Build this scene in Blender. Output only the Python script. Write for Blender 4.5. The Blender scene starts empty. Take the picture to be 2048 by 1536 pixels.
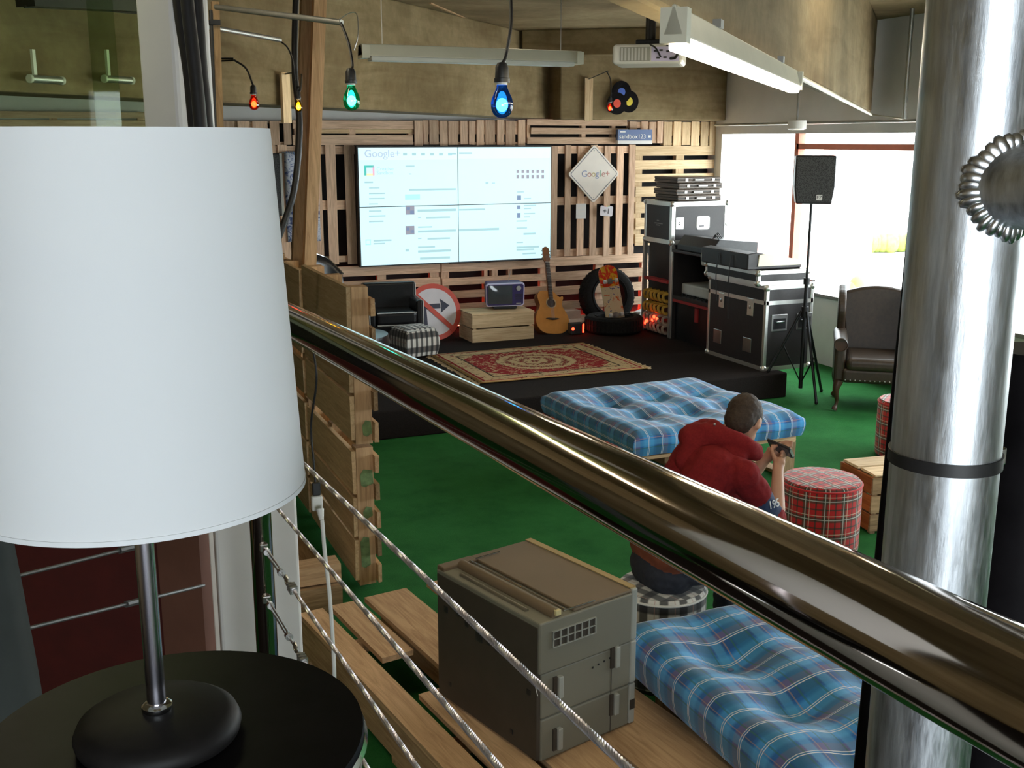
import bpy, bmesh, math, random
from mathutils import Vector, Matrix, Euler, noise
random.seed(7)
PI = math.pi
S = bpy.context.scene
COL = S.collection

# ------------------------------------------------------------------ camera
FPX = 2170.0
PITCH = math.atan(488 / FPX)
YAW = math.radians(22.5)
CAM_H = 2.4
cam = bpy.data.cameras.new('camera'); camo = bpy.data.objects.new('camera', cam); COL.objects.link(camo)
cam.sensor_width = 36; cam.lens = 36 * FPX / 2048; cam.clip_start = 0.02; cam.clip_end = 300
camo.location = (0, 0, CAM_H); camo.rotation_euler = (PI / 2 - PITCH, 0, -YAW)
S.camera = camo

# ------------------------------------------------------------------ world, large lights, exposure
S.view_settings.view_transform = 'Standard'; S.view_settings.look = 'None'
S.view_settings.exposure = 0.65; S.view_settings.gamma = 1.0; S.view_settings.use_curve_mapping = False
W = bpy.data.worlds.new('world'); S.world = W; W.use_nodes = True
bg = W.node_tree.nodes['Background']; bg.inputs[0].default_value = (0.86, 0.95, 1.0, 1); bg.inputs[1].default_value = 8.5

def portal(name, loc, rot, sx, sy):
    l = bpy.data.lights.new(name, 'AREA'); l.shape = 'RECTANGLE'; l.size = sx; l.size_y = sy
    l.cycles.is_portal = True
    o = bpy.data.objects.new(name, l); COL.objects.link(o); o.location = loc; o.rotation_euler = rot
# daylight comes in through the long window on the right and the glazed end behind the viewer
portal('portal_right', (7.75, 6.6, 1.62), (0, math.radians(90), 0), 1.75, 10.0)
portal('portal_rear', (-.4, -3.1, 2.1), (math.radians(90), 0, 0), 3.0, 1.4)

# ------------------------------------------------------------------ pixel -> point on a real plane
_cp, _sp, _cy, _sy = math.cos(PITCH), math.sin(PITCH), math.cos(YAW), math.sin(YAW)
def ray(px, py):
    x = (px - 1024) / FPX; u = -(py - 768) / FPX
    f = _cp + _sp * u
    return Vector((f * _sy + x * _cy, f * _cy - x * _sy, -_sp + _cp * u))
CP = Vector((0, 0, CAM_H))
def on_z(px, py, z): r = ray(px, py); return CP + r * ((z - CAM_H) / r.z)
def on_y(px, py, y): r = ray(px, py); return CP + r * (y / r.y)
def on_x(px, py, x): r = ray(px, py); return CP + r * (x / r.x)
def at_d(px, py, d): return CP + ray(px, py) * d
def on_beam(px, py, c=6.5): r = ray(px, py); return CP + r * (c / (r.y - r.x))     # plane X = Y - c

# ------------------------------------------------------------------ materials
MATS = {}
def nt(name):
    m = bpy.data.materials.new(name); m.use_nodes = True
    t = m.node_tree; b = t.nodes['Principled BSDF']; MATS[name] = m
    return m, t, b
def c4(c): return (c[0], c[1], c[2], 1)
def link(t, a, b): t.links.new(a, b)
def coord(t, kind='Object', scale=(1, 1, 1)):
    tc = t.nodes.new('ShaderNodeTexCoord'); mp = t.nodes.new('ShaderNodeMapping'); mp.inputs['Scale'].default_value = scale
    link(t, tc.outputs[kind], mp.inputs[0]); return mp.outputs[0]
def noise_tex(t, vec, scale, detail=4, rough=.6, dist=0):
    n = t.nodes.new('ShaderNodeTexNoise'); n.inputs['Scale'].default_value = scale; n.inputs['Detail'].default_value = detail
    n.inputs['Roughness'].default_value = rough; n.inputs['Distortion'].default_value = dist
    link(t, vec, n.inputs['Vector']); return n.outputs[0]
def ramp(t, fac, stops):
    r = t.nodes.new('ShaderNodeValToRGB'); e = r.color_ramp.elements
    while len(e) < len(stops): e.new(.5)
    for i, (p, c) in enumerate(stops): e[i].position = p; e[i].color = c4(c)
    link(t, fac, r.inputs[0]); return r.outputs[0]
def mix(t, fac, a, b, blend='MIX'):
    m = t.nodes.new('ShaderNodeMix'); m.data_type = 'RGBA'; m.blend_type = blend
    for s, v in ((m.inputs[0], fac), (m.inputs[6], a), (m.inputs[7], b)):
        if hasattr(v, 'links'): link(t, v, s)
        elif isinstance(v, (int, float)): s.default_value = v
        else: s.default_value = c4(v)
    return m.outputs[2]
def math_n(t, op, a, b=None, c=None):
    m = t.nodes.new('ShaderNodeMath'); m.operation = op
    for i, v in enumerate((a, b, c)):
        if v is None: continue
        if hasattr(v, 'links'): link(t, v, m.inputs[i])
        else: m.inputs[i].default_value = v
    return m.outputs[0]
def bump(t, b, h, strength=.2, dist=.01):
    n = t.nodes.new('ShaderNodeBump'); n.inputs['Strength'].default_value = strength; n.inputs['Distance'].default_value = dist
    link(t, h, n.inputs['Height']); link(t, n.outputs[0], b.inputs['Normal'])
def plain(name, col, rough=.5, metal=0.0, var=.12, scale=8, spec=.5, coat=0):
    m, t, b = nt(name)
    n = noise_tex(t, coord(t), scale, 5)
    d = [max(0, c * (1 - var)) for c in col]; l = [min(1, c * (1 + var)) for c in col]
    link(t, ramp(t, n, [(.3, d), (.7, l)]), b.inputs['Base Color'])
    b.inputs['Roughness'].default_value = rough; b.inputs['Metallic'].default_value = metal
    b.inputs['Specular IOR Level'].default_value = spec; b.inputs['Coat Weight'].default_value = coat
    return m
def emit(name, col, s):
    m, t, b = nt(name); b.inputs['Base Color'].default_value = c4([c * .5 for c in col])
    b.inputs['Emission Color'].default_value = c4(col); b.inputs['Emission Strength'].default_value = s; return m
def wood(name, dark, light, axis='x', rough=.75):
    m, t, b = nt(name)
    sc = {'x': (1.2, 16, 16), 'y': (16, 1.2, 16), 'z': (16, 16, 1.2)}[axis]
    oi = t.nodes.new('ShaderNodeObjectInfo')
    tc = t.nodes.new('ShaderNodeTexCoord')
    off = math_n(t, 'MULTIPLY', oi.outputs['Random'], 37.0)
    ad = t.nodes.new('ShaderNodeVectorMath'); ad.operation = 'ADD'; link(t, tc.outputs['Object'], ad.inputs[0]); link(t, off, ad.inputs[1])
    mp = t.nodes.new('ShaderNodeMapping'); mp.inputs['Scale'].default_value = sc; link(t, ad.outputs[0], mp.inputs[0])
    g = noise_tex(t, mp.outputs[0], 2.2, 6, .65, 1.2)
    mp2 = t.nodes.new('ShaderNodeMapping'); mp2.inputs['Scale'].default_value = tuple(.35 * s for s in sc); link(t, ad.outputs[0], mp2.inputs[0])
    k = noise_tex(t, mp2.outputs[0], 1.6, 3, .5, 2.0)
    col = ramp(t, g, [(.28, dark), (.62, light)])
    knot = ramp(t, k, [(.18, (.25, .14, .07)), (.3, (1, 1, 1))])
    col = mix(t, .75, col, knot, 'MULTIPLY')
    val = math_n(t, 'MULTIPLY_ADD', oi.outputs['Random'], .5, .75)
    hs = t.nodes.new('ShaderNodeHueSaturation'); link(t, col, hs.inputs['Color']); link(t, val, hs.inputs['Value'])
    link(t, hs.outputs[0], b.inputs['Base Color']); b.inputs['Roughness'].default_value = rough
    b.inputs['Specular IOR Level'].default_value = .25
    bump(t, b, g, .35, .004); return m
for ax in 'xyz':
    wood('pine_' + ax, (.37, .215, .11), (.61, .40, .225), ax); wood('wallpine_' + ax, (.50, .31, .20), (.80, .56, .39), ax)
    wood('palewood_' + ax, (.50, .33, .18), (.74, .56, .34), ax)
    wood('oldwood_' + ax, (.20, .12, .06), (.40, .26, .14), ax)
    wood('crate_' + ax, (.30, .07, .02), (.46, .14, .04), ax)
def plaid(name, base, bands, rough=.85, sheen=.3):
    m, t, b = nt(name)
    tc = t.nodes.new('ShaderNodeTexCoord'); sp = t.nodes.new('ShaderNodeSeparateXYZ'); link(t, tc.outputs['UV'], sp.inputs[0])
    col = base
    for ax, freq, cen, hw, c, f in bands:
        fr = math_n(t, 'FRACT', math_n(t, 'MULTIPLY', sp.outputs[ax], freq))
        d = math_n(t, 'ABSOLUTE', math_n(t, 'SUBTRACT', fr, cen))
        e = math_n(t, 'SUBTRACT', 1.0, math_n(t, 'DIVIDE', d, hw))
        e = math_n(t, 'MULTIPLY', math_n(t, 'MINIMUM', math_n(t, 'MAXIMUM', math_n(t, 'MULTIPLY', e, 3.0), 0.0), 1.0), f)
        col = mix(t, e, col, c)
    link(t, col, b.inputs['Base Color']); b.inputs['Roughness'].default_value = rough
    b.inputs['Sheen Weight'].default_value = sheen; b.inputs['Specular IOR Level'].default_value = .2
    n = noise_tex(t, coord(t), 320, 2); bump(t, b, n, .12, .002); return m
BLUE = (.012, .115, .36)
plaid('blue_plaid', BLUE, [
    (0, 4.6, .25, .22, (.05, .29, .62), .8), (0, 4.6, .62, .12, (.015, .07, .20), .8), (0, 4.6, .86, .10, (.16, .09, .16), .65),
    (1, 5.6, .3, .2, (.02, .16, .25), .5), (1, 5.6, .70, .14, (.10, .42, .72), .4), (1, 5.6, .5, .03, (.02, .13, .08), .6), (1, 5.6, .08, .025, (.03, .14, .08), .6), (1, 5.6, .9, .02, (.45, .26, .12), .4),
    (0, 9.2, .47, .020, (.75, .72, .68), .85), (0, 9.2, .56, .020, (.75, .72, .68), .7)])
plaid('red_tartan', (.52, .02, .02), [
    (0, 9, .5, .16, (.02, .05, .03), .75), (1, 9, .5, .16, (.02, .05, .03), .75), (0, 9, .05, .05, (.03, .04, .03), .8), (1, 9, .05, .05, (.03, .04, .03), .8),
    (0, 9, .72, .025, (.6, .5, .35), .7), (1, 9, .72, .025, (.6, .5, .35), .7), (0, 9, .5, .03, (.55, .55, .5), .8), (1, 9, .5, .03, (.55, .55, .5), .8)])
plaid('check_plaid', (.62, .60, .55), [(0, 11, .5, .26, (.012, .012, .014), .85), (1, 11, .5, .26, (.012, .012, .014), .85), (0, 11, .05, .03, (.4, .2, .16), .5)])
def concrete(name, a, bcol, c, line_axis=None):
    m, t, b = nt(name)
    v = coord(t)
    n1 = noise_tex(t, v, 1.1, 6, .62, .6); n2 = noise_tex(t, v, 14, 5, .7); n3 = noise_tex(t, coord(t, 'Object', (.6, .6, 5)), 1.4, 5, .6, 1.0)
    col = ramp(t, n1, [(.3, a), (.5, bcol), (.72, c)])
    col = mix(t, .35, col, ramp(t, n2, [(.3, (.45, .42, .36)), (.7, (1, 1, 1))]), 'MULTIPLY')
    col = mix(t, .5, col, ramp(t, n3, [(.35, (.6, .52, .4)), (.6, (1, 1, 1))]), 'MULTIPLY')
    link(t, col, b.inputs['Base Color']); b.inputs['Roughness'].default_value = .9; b.inputs['Specular IOR Level'].default_value = .2
    bump(t, b, n2, .2, .006); return m
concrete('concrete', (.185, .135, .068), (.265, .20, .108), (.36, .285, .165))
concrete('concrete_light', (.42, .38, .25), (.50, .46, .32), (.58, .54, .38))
plain('black_wall', (.012, .010, .010), .9, var=.3)
plain('white_paint', (.74, .72, .70), .6, var=.05, scale=3)
plain('grey_paint', (.55, .55, .53), .65, var=.06)
plain('maroon_panel', (.07, .006, .004), .6, var=.2)
plain('salmon_paint', (.15, .062, .04), .7, var=.1)
plain('stage_carpet', (.018, .014, .013), .95, var=.35, scale=160, spec=.1)
plain('black_metal', (.012, .012, .013), .4, .3, var=.2)
plain('black_plastic', (.018, .017, .018), .45, var=.2, scale=30)
plain('matte_black', (.009, .008, .008), .55, var=.25, scale=40, spec=.2)
plain('gloss_black', (.008, .007, .008), .38, var=.3, scale=20, spec=.05)
plain('case_laminate', (.022, .018, .018), .5, var=.2, scale=50)
plain('case_trim', (.78, .78, .74), .32, .85, var=.06)
plain('chrome', (.72, .73, .75), .12, 1.0, var=.05)
plain('steel', (.55, .54, .53), .3, 1.0, var=.1)
plain('lamp_pole', (.62, .60, .68), .2, 1.0, var=.05)
plain('rail_steel', (.44, .375, .325), .08, 1.0, var=.05, scale=3)
plain('galvanised', (.42, .42, .40), .4, .7, var=.1)
plain('cable_steel', (.66, .62, .68), .35, .75, var=.1, scale=90)
plain('black_leather', (.012, .011, .012), .28, var=.3, scale=60)
plain('brown_leather', (.034, .021, .012), .42, var=.25, scale=30)
plain('dark_wood', (.05, .022, .010), .4, var=.3)
plain('piping_white', (.6, .6, .58), .5, var=.05)
plain('rubber', (.014, .013, .013), .85, var=.3, scale=50, spec=.2)
plain('printer_grey', (.185, .172, .130), .55, var=.04, scale=4)
plain('printer_light', (.33, .33, .29), .5, var=.04)
plain('printer_dark', (.055, .043, .032), .6, var=.1)
plain('printer_dk2', (.15, .105, .062), .55, var=.06, scale=5)
plain('weld', (.62, .63, .65), .28, 1.0, var=.2, scale=60)
plain('printer_yellow', (.36, .25, .10), .5, var=.05)
plain('white_plastic', (.76, .75, .70), .4, var=.04)
plain('cream_enamel', (.74, .70, .56), .45, var=.04)
plain('grey_plastic', (.20, .20, .19), .5, var=.08)
plain('sign_red', (.62, .07, .04), .5, var=.06)
plain('sign_white', (.72, .68, .72), .5, var=.04)
plain('sign_black', (.02, .02, .05), .5, var=.1)
plain('diamond_face', (.78, .72, .64), .5, var=.03)
plain('sign_grey', (.16, .17, .20), .6, var=.05)
plain('sign_blue', (.10, .15, .30), .5, var=.05)
plain('tv_purple', (.035, .022, .13), .35, var=.1)
plain('tv_rim', (.62, .58, .80), .35, var=.05)
plain('tv_glass', (.06, .07, .08), .08, var=.1)
plain('guitar_top', (.58, .24, .045), .35, var=.1, scale=12, coat=.4)
plain('guitar_side', (.20, .07, .02), .35, var=.1)
plain('fretboard', (.04, .02, .012), .5, var=.2)
plain('skin', (.52, .28, .18), .55, var=.06)
plain('hair_brown', (.038, .021, .012), .75, var=.4, scale=140)
plain('hair_blond', (.42, .27, .10), .75, var=.3, scale=140)
plain('hoodie_red', (.19, .014, .015), .92, var=.16, scale=110, spec=.15)
plain('navy_cloth', (.03, .045, .10), .9, var=.15)
plain('jeans', (.020, .022, .032), .9, var=.2, scale=60)
plain('orange_cloth', (.17, .042, .016), .9, var=.1)
plain('outdoor_white', (.82, .82, .8), .8, var=.04)
plain('outdoor_red', (.86, .42, .34), .6, var=.06); plain('frame_red', (.72, .22, .14), .5, var=.06)
plain('outdoor_ground', (.72, .70, .66), .9, var=.06, scale=2)
plain('hedge', (.30, .38, .08), .9, var=.3, scale=6)
plain('bronze_pipe', (.34, .33, .28), .4, .7, var=.1)
plain('red_cable', (.35, .02, .02), .6, var=.1)
plain('yellow_cable', (.55, .33, .05), .6, var=.15)
plain('beige_cable', (.40, .30, .24), .6, var=.15)
plain('grey_cloth', (.035, .042, .040), .9, var=.25, scale=5)
plain('paper', (.72, .70, .68), .8, var=.04)
plain('ink', (.05, .05, .06), .7)
plain('ink_blue', (.30, .36, .55), .7); plain('ink_red', (.60, .30, .26), .7); plain('ink_yellow', (.62, .52, .26), .7); plain('ink_green', (.30, .52, .38), .7)
plain('lab_blue', (.05, .12, .5), .5); plain('lab_yellow', (.7, .55, .03), .5); plain('lab_red', (.75, .06, .02), .5)
plain('laptop_case', (.10, .07, .05), .4, var=.1)
emit('scr_dark2', (.50, .62, .78), 0.51)
plain('crate_orange', (.42, .12, .03), .7, var=.2)
# green carpet
m, t, b = nt('green_turf')
v = coord(t); n = noise_tex(t, v, 3.0, 5, .7); n2 = noise_tex(t, v, 260, 3, .7)
col = ramp(t, n, [(.3, (.018, .135, .030)), (.7, (.034, .205, .050))])
col = mix(t, .6, col, ramp(t, n2, [(.3, (.45, .5, .45)), (.7, (1.25, 1.2, 1.2))]), 'MULTIPLY')
link(t, col, b.inputs['Base Color']); b.inputs['Roughness'].default_value = .95; b.inputs['Specular IOR Level'].default_value = .15; bump(t, b, n2, .8, .01)
# aluminium tube
m, t, b = nt('aluminium')
v = coord(t, 'Object', (9, 9, .7)); n = noise_tex(t, v, 6, 8, .7); n2 = noise_tex(t, coord(t, 'Object', (40, 40, 6)), 4, 6, .75)
link(t, ramp(t, n, [(.32, (.36, .38, .41)), (.62, (.80, .83, .87))]), b.inputs['Base Color']); b.inputs['Metallic'].default_value = 1
link(t, ramp(t, n2, [(.35, (.30, .30, .30)), (.65, (.50, .50, .50))]), b.inputs['Roughness']); bump(t, b, n2, .16, .002)
# lamp shade cloth
m, t, b = nt('shade_cloth')
b.inputs['Base Color'].default_value = (.86, .89, .93, 1); b.inputs['Roughness'].default_value = .9; b.inputs['Specular IOR Level'].default_value = .1
n = noise_tex(t, coord(t, 'Object', (1, 1, 1)), 900, 2); bump(t, b, n, .05, .001)
tr = t.nodes.new('ShaderNodeBsdfTranslucent'); tr.inputs[0].default_value = (.85, .83, .78, 1)
mx = t.nodes.new('ShaderNodeMixShader'); mx.inputs[0].default_value = .3; out = t.nodes['Material Output']
link(t, b.outputs[0], mx.inputs[1]); link(t, tr.outputs[0], mx.inputs[2]); link(t, mx.outputs[0], out.inputs[0])
# rug
m, t, b = nt('rug_pile')
tc = t.nodes.new('ShaderNodeTexCoord'); sp = t.nodes.new('ShaderNodeSeparateXYZ'); link(t, tc.outputs['Object'], sp.inputs[0])
ax_ = math_n(t, 'ABSOLUTE', sp.outputs[0]); ay_ = math_n(t, 'ABSOLUTE', sp.outputs[1])
n = noise_tex(t, tc.outputs['Object'], 26, 3, .7); vo = t.nodes.new('ShaderNodeTexVoronoi'); vo.inputs['Scale'].default_value = 13; link(t, tc.outputs['Object'], vo.inputs['Vector'])
RED, CREAM, DK, GOLD = (.26, .018, .022), (.50, .36, .20), (.06, .04, .025), (.38, .22, .08)
field = mix(t, ramp(t, n, [(.52, (0, 0, 0)), (.60, (1, 1, 1))]), RED, CREAM)
border = mix(t, ramp(t, vo.outputs['Distance'], [(.16, (1, 1, 1)), (.24, (0, 0, 0))]), CREAM, RED)
border = mix(t, ramp(t, n, [(.58, (0, 0, 0)), (.64, (1, 1, 1))]), border, DK)
# medallion rings
sx = math_n(t, 'MULTIPLY', sp.outputs[0], 1.0); rr = math_n(t, 'SQRT', math_n(t, 'ADD', math_n(t, 'MULTIPLY', sx, sx), math_n(t, 'MULTIPLY', sp.outputs[1], sp.outputs[1])))
ring = math_n(t, 'SINE', math_n(t, 'MULTIPLY_ADD', n, 14.0, math_n(t, 'MULTIPLY', rr, 46.0)))
med = mix(t, ramp(t, ring, [(.35, (0, 0, 0)), (.65, (1, 1, 1))]), CREAM, DK)
med = mix(t, ramp(t, ring, [(.80, (0, 0, 0)), (.95, (1, 1, 1))]), med, RED)
inm = math_n(t, 'LESS_THAN', rr, math_n(t, 'MULTIPLY_ADD', n, .18, .32))
f2 = mix(t, inm, field, med)
dx = math_n(t, 'SUBTRACT', .86, ax_); dy = math_n(t, 'SUBTRACT', .72, ay_); dm = math_n(t, 'MINIMUM', dx, dy)
isb = math_n(t, 'LESS_THAN', dm, .21)
# cut corners of the field
cor = math_n(t, 'GREATER_THAN', math_n(t, 'ADD', ax_, ay_), .98)
isb = math_n(t, 'MAXIMUM', isb, cor)
col = mix(t, isb, f2, border)
l1 = math_n(t, 'COMPARE', dm, .05, .012); col = mix(t, l1, col, RED)
l2 = math_n(t, 'COMPARE', dm, .20, .01); col = mix(t, l2, col, DK)
l3 = math_n(t, 'COMPARE', dm, .005, .012); col = mix(t, l3, col, GOLD)
link(t, col, b.inputs['Base Color']); b.inputs['Roughness'].default_value = .95; b.inputs['Specular IOR Level'].default_value = .1
# patterned banner
m, t, b = nt('banner_print')
v = coord(t, 'Object', (1, 1, 1)); n = noise_tex(t, v, 7, 4, .5, 3.0)
link(t, ramp(t, n, [(.38, (.05, .08, .22)), (.46, (.50, .52, .60)), (.56, (.62, .62, .66)), (.62, (.12, .16, .34))]), b.inputs['Base Color']); b.inputs['Roughness'].default_value = .7
# skateboard print
m, t, b = nt('deck_print')
tc = t.nodes.new('ShaderNodeTexCoord'); n = noise_tex(t, tc.outputs['Object'], 11, 3, .6, 1.5); sp = t.nodes.new('ShaderNodeSeparateXYZ'); link(t, tc.outputs['Object'], sp.inputs[0])
top = ramp(t, n, [(.40, (.75, .45, .03)), (.5, (.72, .03, .01)), (.62, (.72, .03, .01)), (.66, (.7, .6, .4))])
mid = ramp(t, n, [(.34, (.04, .05, .25)), (.40, (.66, .56, .38)), (.60, (.66, .56, .38)), (.64, (.62, .08, .02)), (.74, (.6, .3, .03))])
link(t, mix(t, math_n(t, 'GREATER_THAN', sp.outputs[2], .50), mid, top), b.inputs['Base Color']); b.inputs['Roughness'].default_value = .3
# glass sheets
def glassy(name, tint, refl=.06):
    m, t, b = nt(name); t.nodes.remove(b)
    tr = t.nodes.new('ShaderNodeBsdfTransparent'); tr.inputs[0].default_value = c4(tint)
    gl = t.nodes.new('ShaderNodeBsdfGlossy'); gl.inputs['Roughness'].default_value = .02
    mx = t.nodes.new('ShaderNodeMixShader'); mx.inputs[0].default_value = refl
    link(t, tr.outputs[0], mx.inputs[1]); link(t, gl.outputs[0], mx.inputs[2]); link(t, mx.outputs[0], t.nodes['Material Output'].inputs[0]); return m
glassy('pane_glass', (.80, .88, .74), .015); glassy('clear_glass', (.97, .985, .98), .04)
for nme, c in dict(blue=(.05, .30, .95), green=(.05, .85, .55), red=(.95, .12, .06), amber=(.95, .6, .05)).items(): glassy('bulb_' + nme, c, .10)
emit('glow_blue', (.30, .80, 1.0), 14); emit('glow_green', (.35, 1.0, .85), 22); emit('glow_red', (1.0, .12, .04), 22); emit('glow_amber', (1.0, .66, .06), 40)
emit('tube_light', (1.0, .88, .63), 20.0)
emit('screen_white', (.62, .93, 1.0), .66)
emit('led_red', (1.0, .03, .01), 7.0); emit('red_strip', (1.0, .05, .03), 26.0)
emit('scr_blue', (.45, .90, .90), 0.58); emit('scr_grey', (.40, .64, .68), .58); emit('scr_dark', (.22, .32, .50), 0.48); emit('scr_teal', (.10, .62, .55), 0.48)
emit('scr_pink', (.90, .45, .62), 0.54); emit('scr_yellow', (.95, .82, .45), 0.61); emit('scr_photo', (.35, .35, .42), 0.48); emit('tv_spot', (.45, .75, 1.0), 2.0)
emit('scr_top', (.70, .94, 1.0), 0.63)

# ------------------------------------------------------------------ mesh helpers
class B:
    def __init__(s): s.bm = bmesh.new(); s.uv = None
    def _t(s, vs, M):
        if M is not None:
            for v in vs: v.co = M @ v.co
    def box(s, x0, x1, y0, y1, z0, z1, M=None, jit=0):
        vs = [s.bm.verts.new((x, y, z)) for z in (z0, z1) for y in (y0, y1) for x in (x0, x1)]
        if jit:
            for v in vs: v.co += Vector((random.uniform(-jit, jit), random.uniform(-jit, jit), random.uniform(-jit, jit)))
        for f in ((0, 2, 3, 1), (4, 5, 7, 6), (0, 1, 5, 4), (2, 6, 7, 3), (0, 4, 6, 2), (1, 3, 7, 5)):
            s.bm.faces.new([vs[i] for i in f])
        s._t(vs, M); return s
    def bar(s, a, b_, w, h, up=(0, 0, 1)):
        a, b_ = Vector(a), Vector(b_); d = b_ - a; L = d.length; d.normalize(); up = Vector(up)
        sd = d.cross(up)
        if sd.length < 1e-5: sd = d.cross(Vector((1, 0, 0)))
        sd.normalize(); u = sd.cross(d)
        M = Matrix((( d.x, sd.x, u.x, a.x), (d.y, sd.y, u.y, a.y), (d.z, sd.z, u.z, a.z), (0, 0, 0, 1)))
        return s.box(0, L, -w / 2, w / 2, -h / 2, h / 2, M)
    def tube(s, pts, r, n=10, cap=True, closed=False):
        pts = [Vector(p) for p in pts]; N = len(pts); rings = []; prev = None
        for i, p in enumerate(pts):
            a = pts[i - 1] if (i > 0 or closed) else p; c = pts[(i + 1) % N] if (i < N - 1 or closed) else p
            d = (c - a).normalized()
            if prev is None:
                q = Vector((0, 0, 1)) if abs(d.z) < .9 else Vector((1, 0, 0)); e1 = d.cross(q).normalized()
            else: e1 = (prev - d * prev.dot(d)).normalized()
            prev = e1; e2 = d.cross(e1); rr = r[i] if isinstance(r, (list, tuple)) else r
            rings.append([s.bm.verts.new(p + (e1 * math.cos(2 * PI * k / n) + e2 * math.sin(2 * PI * k / n)) * rr) for k in range(n)])
        for i in range(N if closed else N - 1):
            A, C = rings[i], rings[(i + 1) % N]
            for k in range(n): s.bm.faces.new((A[k], A[(k + 1) % n], C[(k + 1) % n], C[k]))
        if cap and not closed: s.bm.faces.new(rings[0][::-1]); s.bm.faces.new(rings[-1])
        return s
    def lathe(s, prof, n=32, M=None, cap=True):
        rings = []; allv = []
        for r, z in prof:
            if r < 1e-6: v = [s.bm.verts.new((0, 0, z))]
            else: v = [s.bm.verts.new((r * math.cos(2 * PI * k / n), r * math.sin(2 * PI * k / n), z)) for k in range(n)]
            rings.append(v); allv += v
        for A, C in zip(rings, rings[1:]):
            for k in range(n):
                k2 = (k + 1) % n
                if len(A) == 1 and len(C) == 1: continue
                if len(A) == 1: s.bm.faces.new((A[0], C[k2], C[k]))
                elif len(C) == 1: s.bm.faces.new((A[k], A[k2], C[0]))
                else: s.bm.faces.new((A[k], A[k2], C[k2], C[k]))
        if cap:
            if len(rings[0]) > 1: s.bm.faces.new(rings[0][::-1])
            if len(rings[-1]) > 1: s.bm.faces.new(rings[-1])
        s._t(allv, M); return s
    def prism(s, poly, y0, y1, M=None):           # outline in (x, z), extruded along y
        a = [s.bm.verts.new((x, y0, z)) for x, z in poly]; c = [s.bm.verts.new((x, y1, z)) for x, z in poly]; n = len(poly)
        s.bm.faces.new(a); s.bm.faces.new(c[::-1])
        for k in range(n): s.bm.faces.new((a[k], c[k], c[(k + 1) % n], a[(k + 1) % n]))
        s._t(a + c, M); return s
    def ball(s, c, r, M=None, n=14, m=9):
        rx, ry, rz = (r, r, r) if isinstance(r, (int, float)) else r
        T = Matrix.Translation(Vector(c)) @ (M if M is not None else Matrix()) @ Matrix.Diagonal((rx, ry, rz, 1))
        return s.lathe([(math.sin(PI * i / m), -math.cos(PI * i / m)) for i in range(m + 1)], n, T, cap=False)
    def cap(s, a, b_, ra, rb, n=14):
        a, b_ = Vector(a), Vector(b_); d = (b_ - a); L = d.length; q = d.to_track_quat('Z', 'Y').to_matrix().to_4x4()
        pr = [(ra * math.sin(t), -ra * math.cos(t)) for t in [PI / 2 * i / 5 for i in range(6)]]
        pr += [(rb * math.cos(t), L + rb * math.sin(t)) for t in [PI / 2 * i / 5 for i in range(6)]]
        return s.lathe(pr, n, Matrix.Translation(a) @ q, cap=False)
    def grid(s, f, nu, nv, closed_u=False, uvf=None):
        vs = [[s.bm.verts.new(f(i, j)) for j in range(nv)] for i in range(nu)]
        L = s.bm.loops.layers.uv.verify() if uvf else None
        for i in range(nu if closed_u else nu - 1):
            for j in range(nv - 1):
                i2 = (i + 1) % nu
                fc = s.bm.faces.new((vs[i][j], vs[i2][j], vs[i2][j + 1], vs[i][j + 1]))
                if L:
                    for lp, (a, c) in zip(fc.loops, ((i, j), (i + 1, j), (i + 1, j + 1), (i, j + 1))): lp[L].uv = uvf(a, c)
        return vs
    def mesh(s, name):
        me = bpy.data.meshes.new(name); bmesh.ops.recalc_face_normals(s.bm, faces=s.bm.faces[:]); s.bm.to_mesh(me); s.bm.free(); return me
    def obj(s, name, mat, parent=None, smooth=False, bev=0, ang=.7, seg=2):
        me = s.mesh(name); me.materials.append(MATS[mat])
        if smooth:
            me.polygons.foreach_set('use_smooth', [True] * len(me.polygons)); me.set_sharp_from_angle(angle=ang)
        o = bpy.data.objects.new(name, me); COL.objects.link(o)
        if parent: o.parent = parent
        if bev:
            md = o.modifiers.new('bevel', 'BEVEL'); md.width = bev; md.segments = seg; md.limit_method = 'ANGLE'
        return o
def thing(name, label, cat, loc=(0, 0, 0), rot=(0, 0, 0), group=None):
    o = bpy.data.objects.new(name, None); COL.objects.link(o); o.location = loc
    o.rotation_euler = rot if isinstance(rot, (tuple, list)) else (0, 0, rot)
    o.empty_display_size = .1; o['label'] = label; o['category'] = cat
    if group: o['group'] = group
    return o
def tag(o, label, cat, group=None):
    o['label'] = label; o['category'] = cat
    if group: o['group'] = group
    return o
def struct(o): o['kind'] = 'structure'; return o
def stuff(o): o['kind'] = 'stuff'; return o
def copy_tree(o, parent=None):
    c = o.copy(); COL.objects.link(c); c.parent = parent
    for ch in list(o.children): copy_tree(ch, c)
    return c
def text(s, body, size, name, mat, parent, M, ext=.001, align='CENTER'):
    cu = bpy.data.curves.new('t', 'FONT'); cu.body = body; cu.size = size; cu.extrude = ext; cu.align_x = align; cu.align_y = 'CENTER'; cu.resolution_u = 3
    o = bpy.data.objects.new('t', cu); COL.objects.link(o); dg = bpy.context.evaluated_depsgraph_get()
    me = bpy.data.meshes.new_from_object(o.evaluated_get(dg)); bpy.data.objects.remove(o); bpy.data.curves.remove(cu)
    me.transform(M); me.materials.clear(); me.materials.append(MATS[mat])
    n = bpy.data.objects.new(name, me); COL.objects.link(n); n.parent = parent; return n
FRONT = Matrix.Rotation(PI / 2, 4, 'X')            # text facing -Y
def T(x, y, z): return Matrix.Translation((x, y, z))
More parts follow.
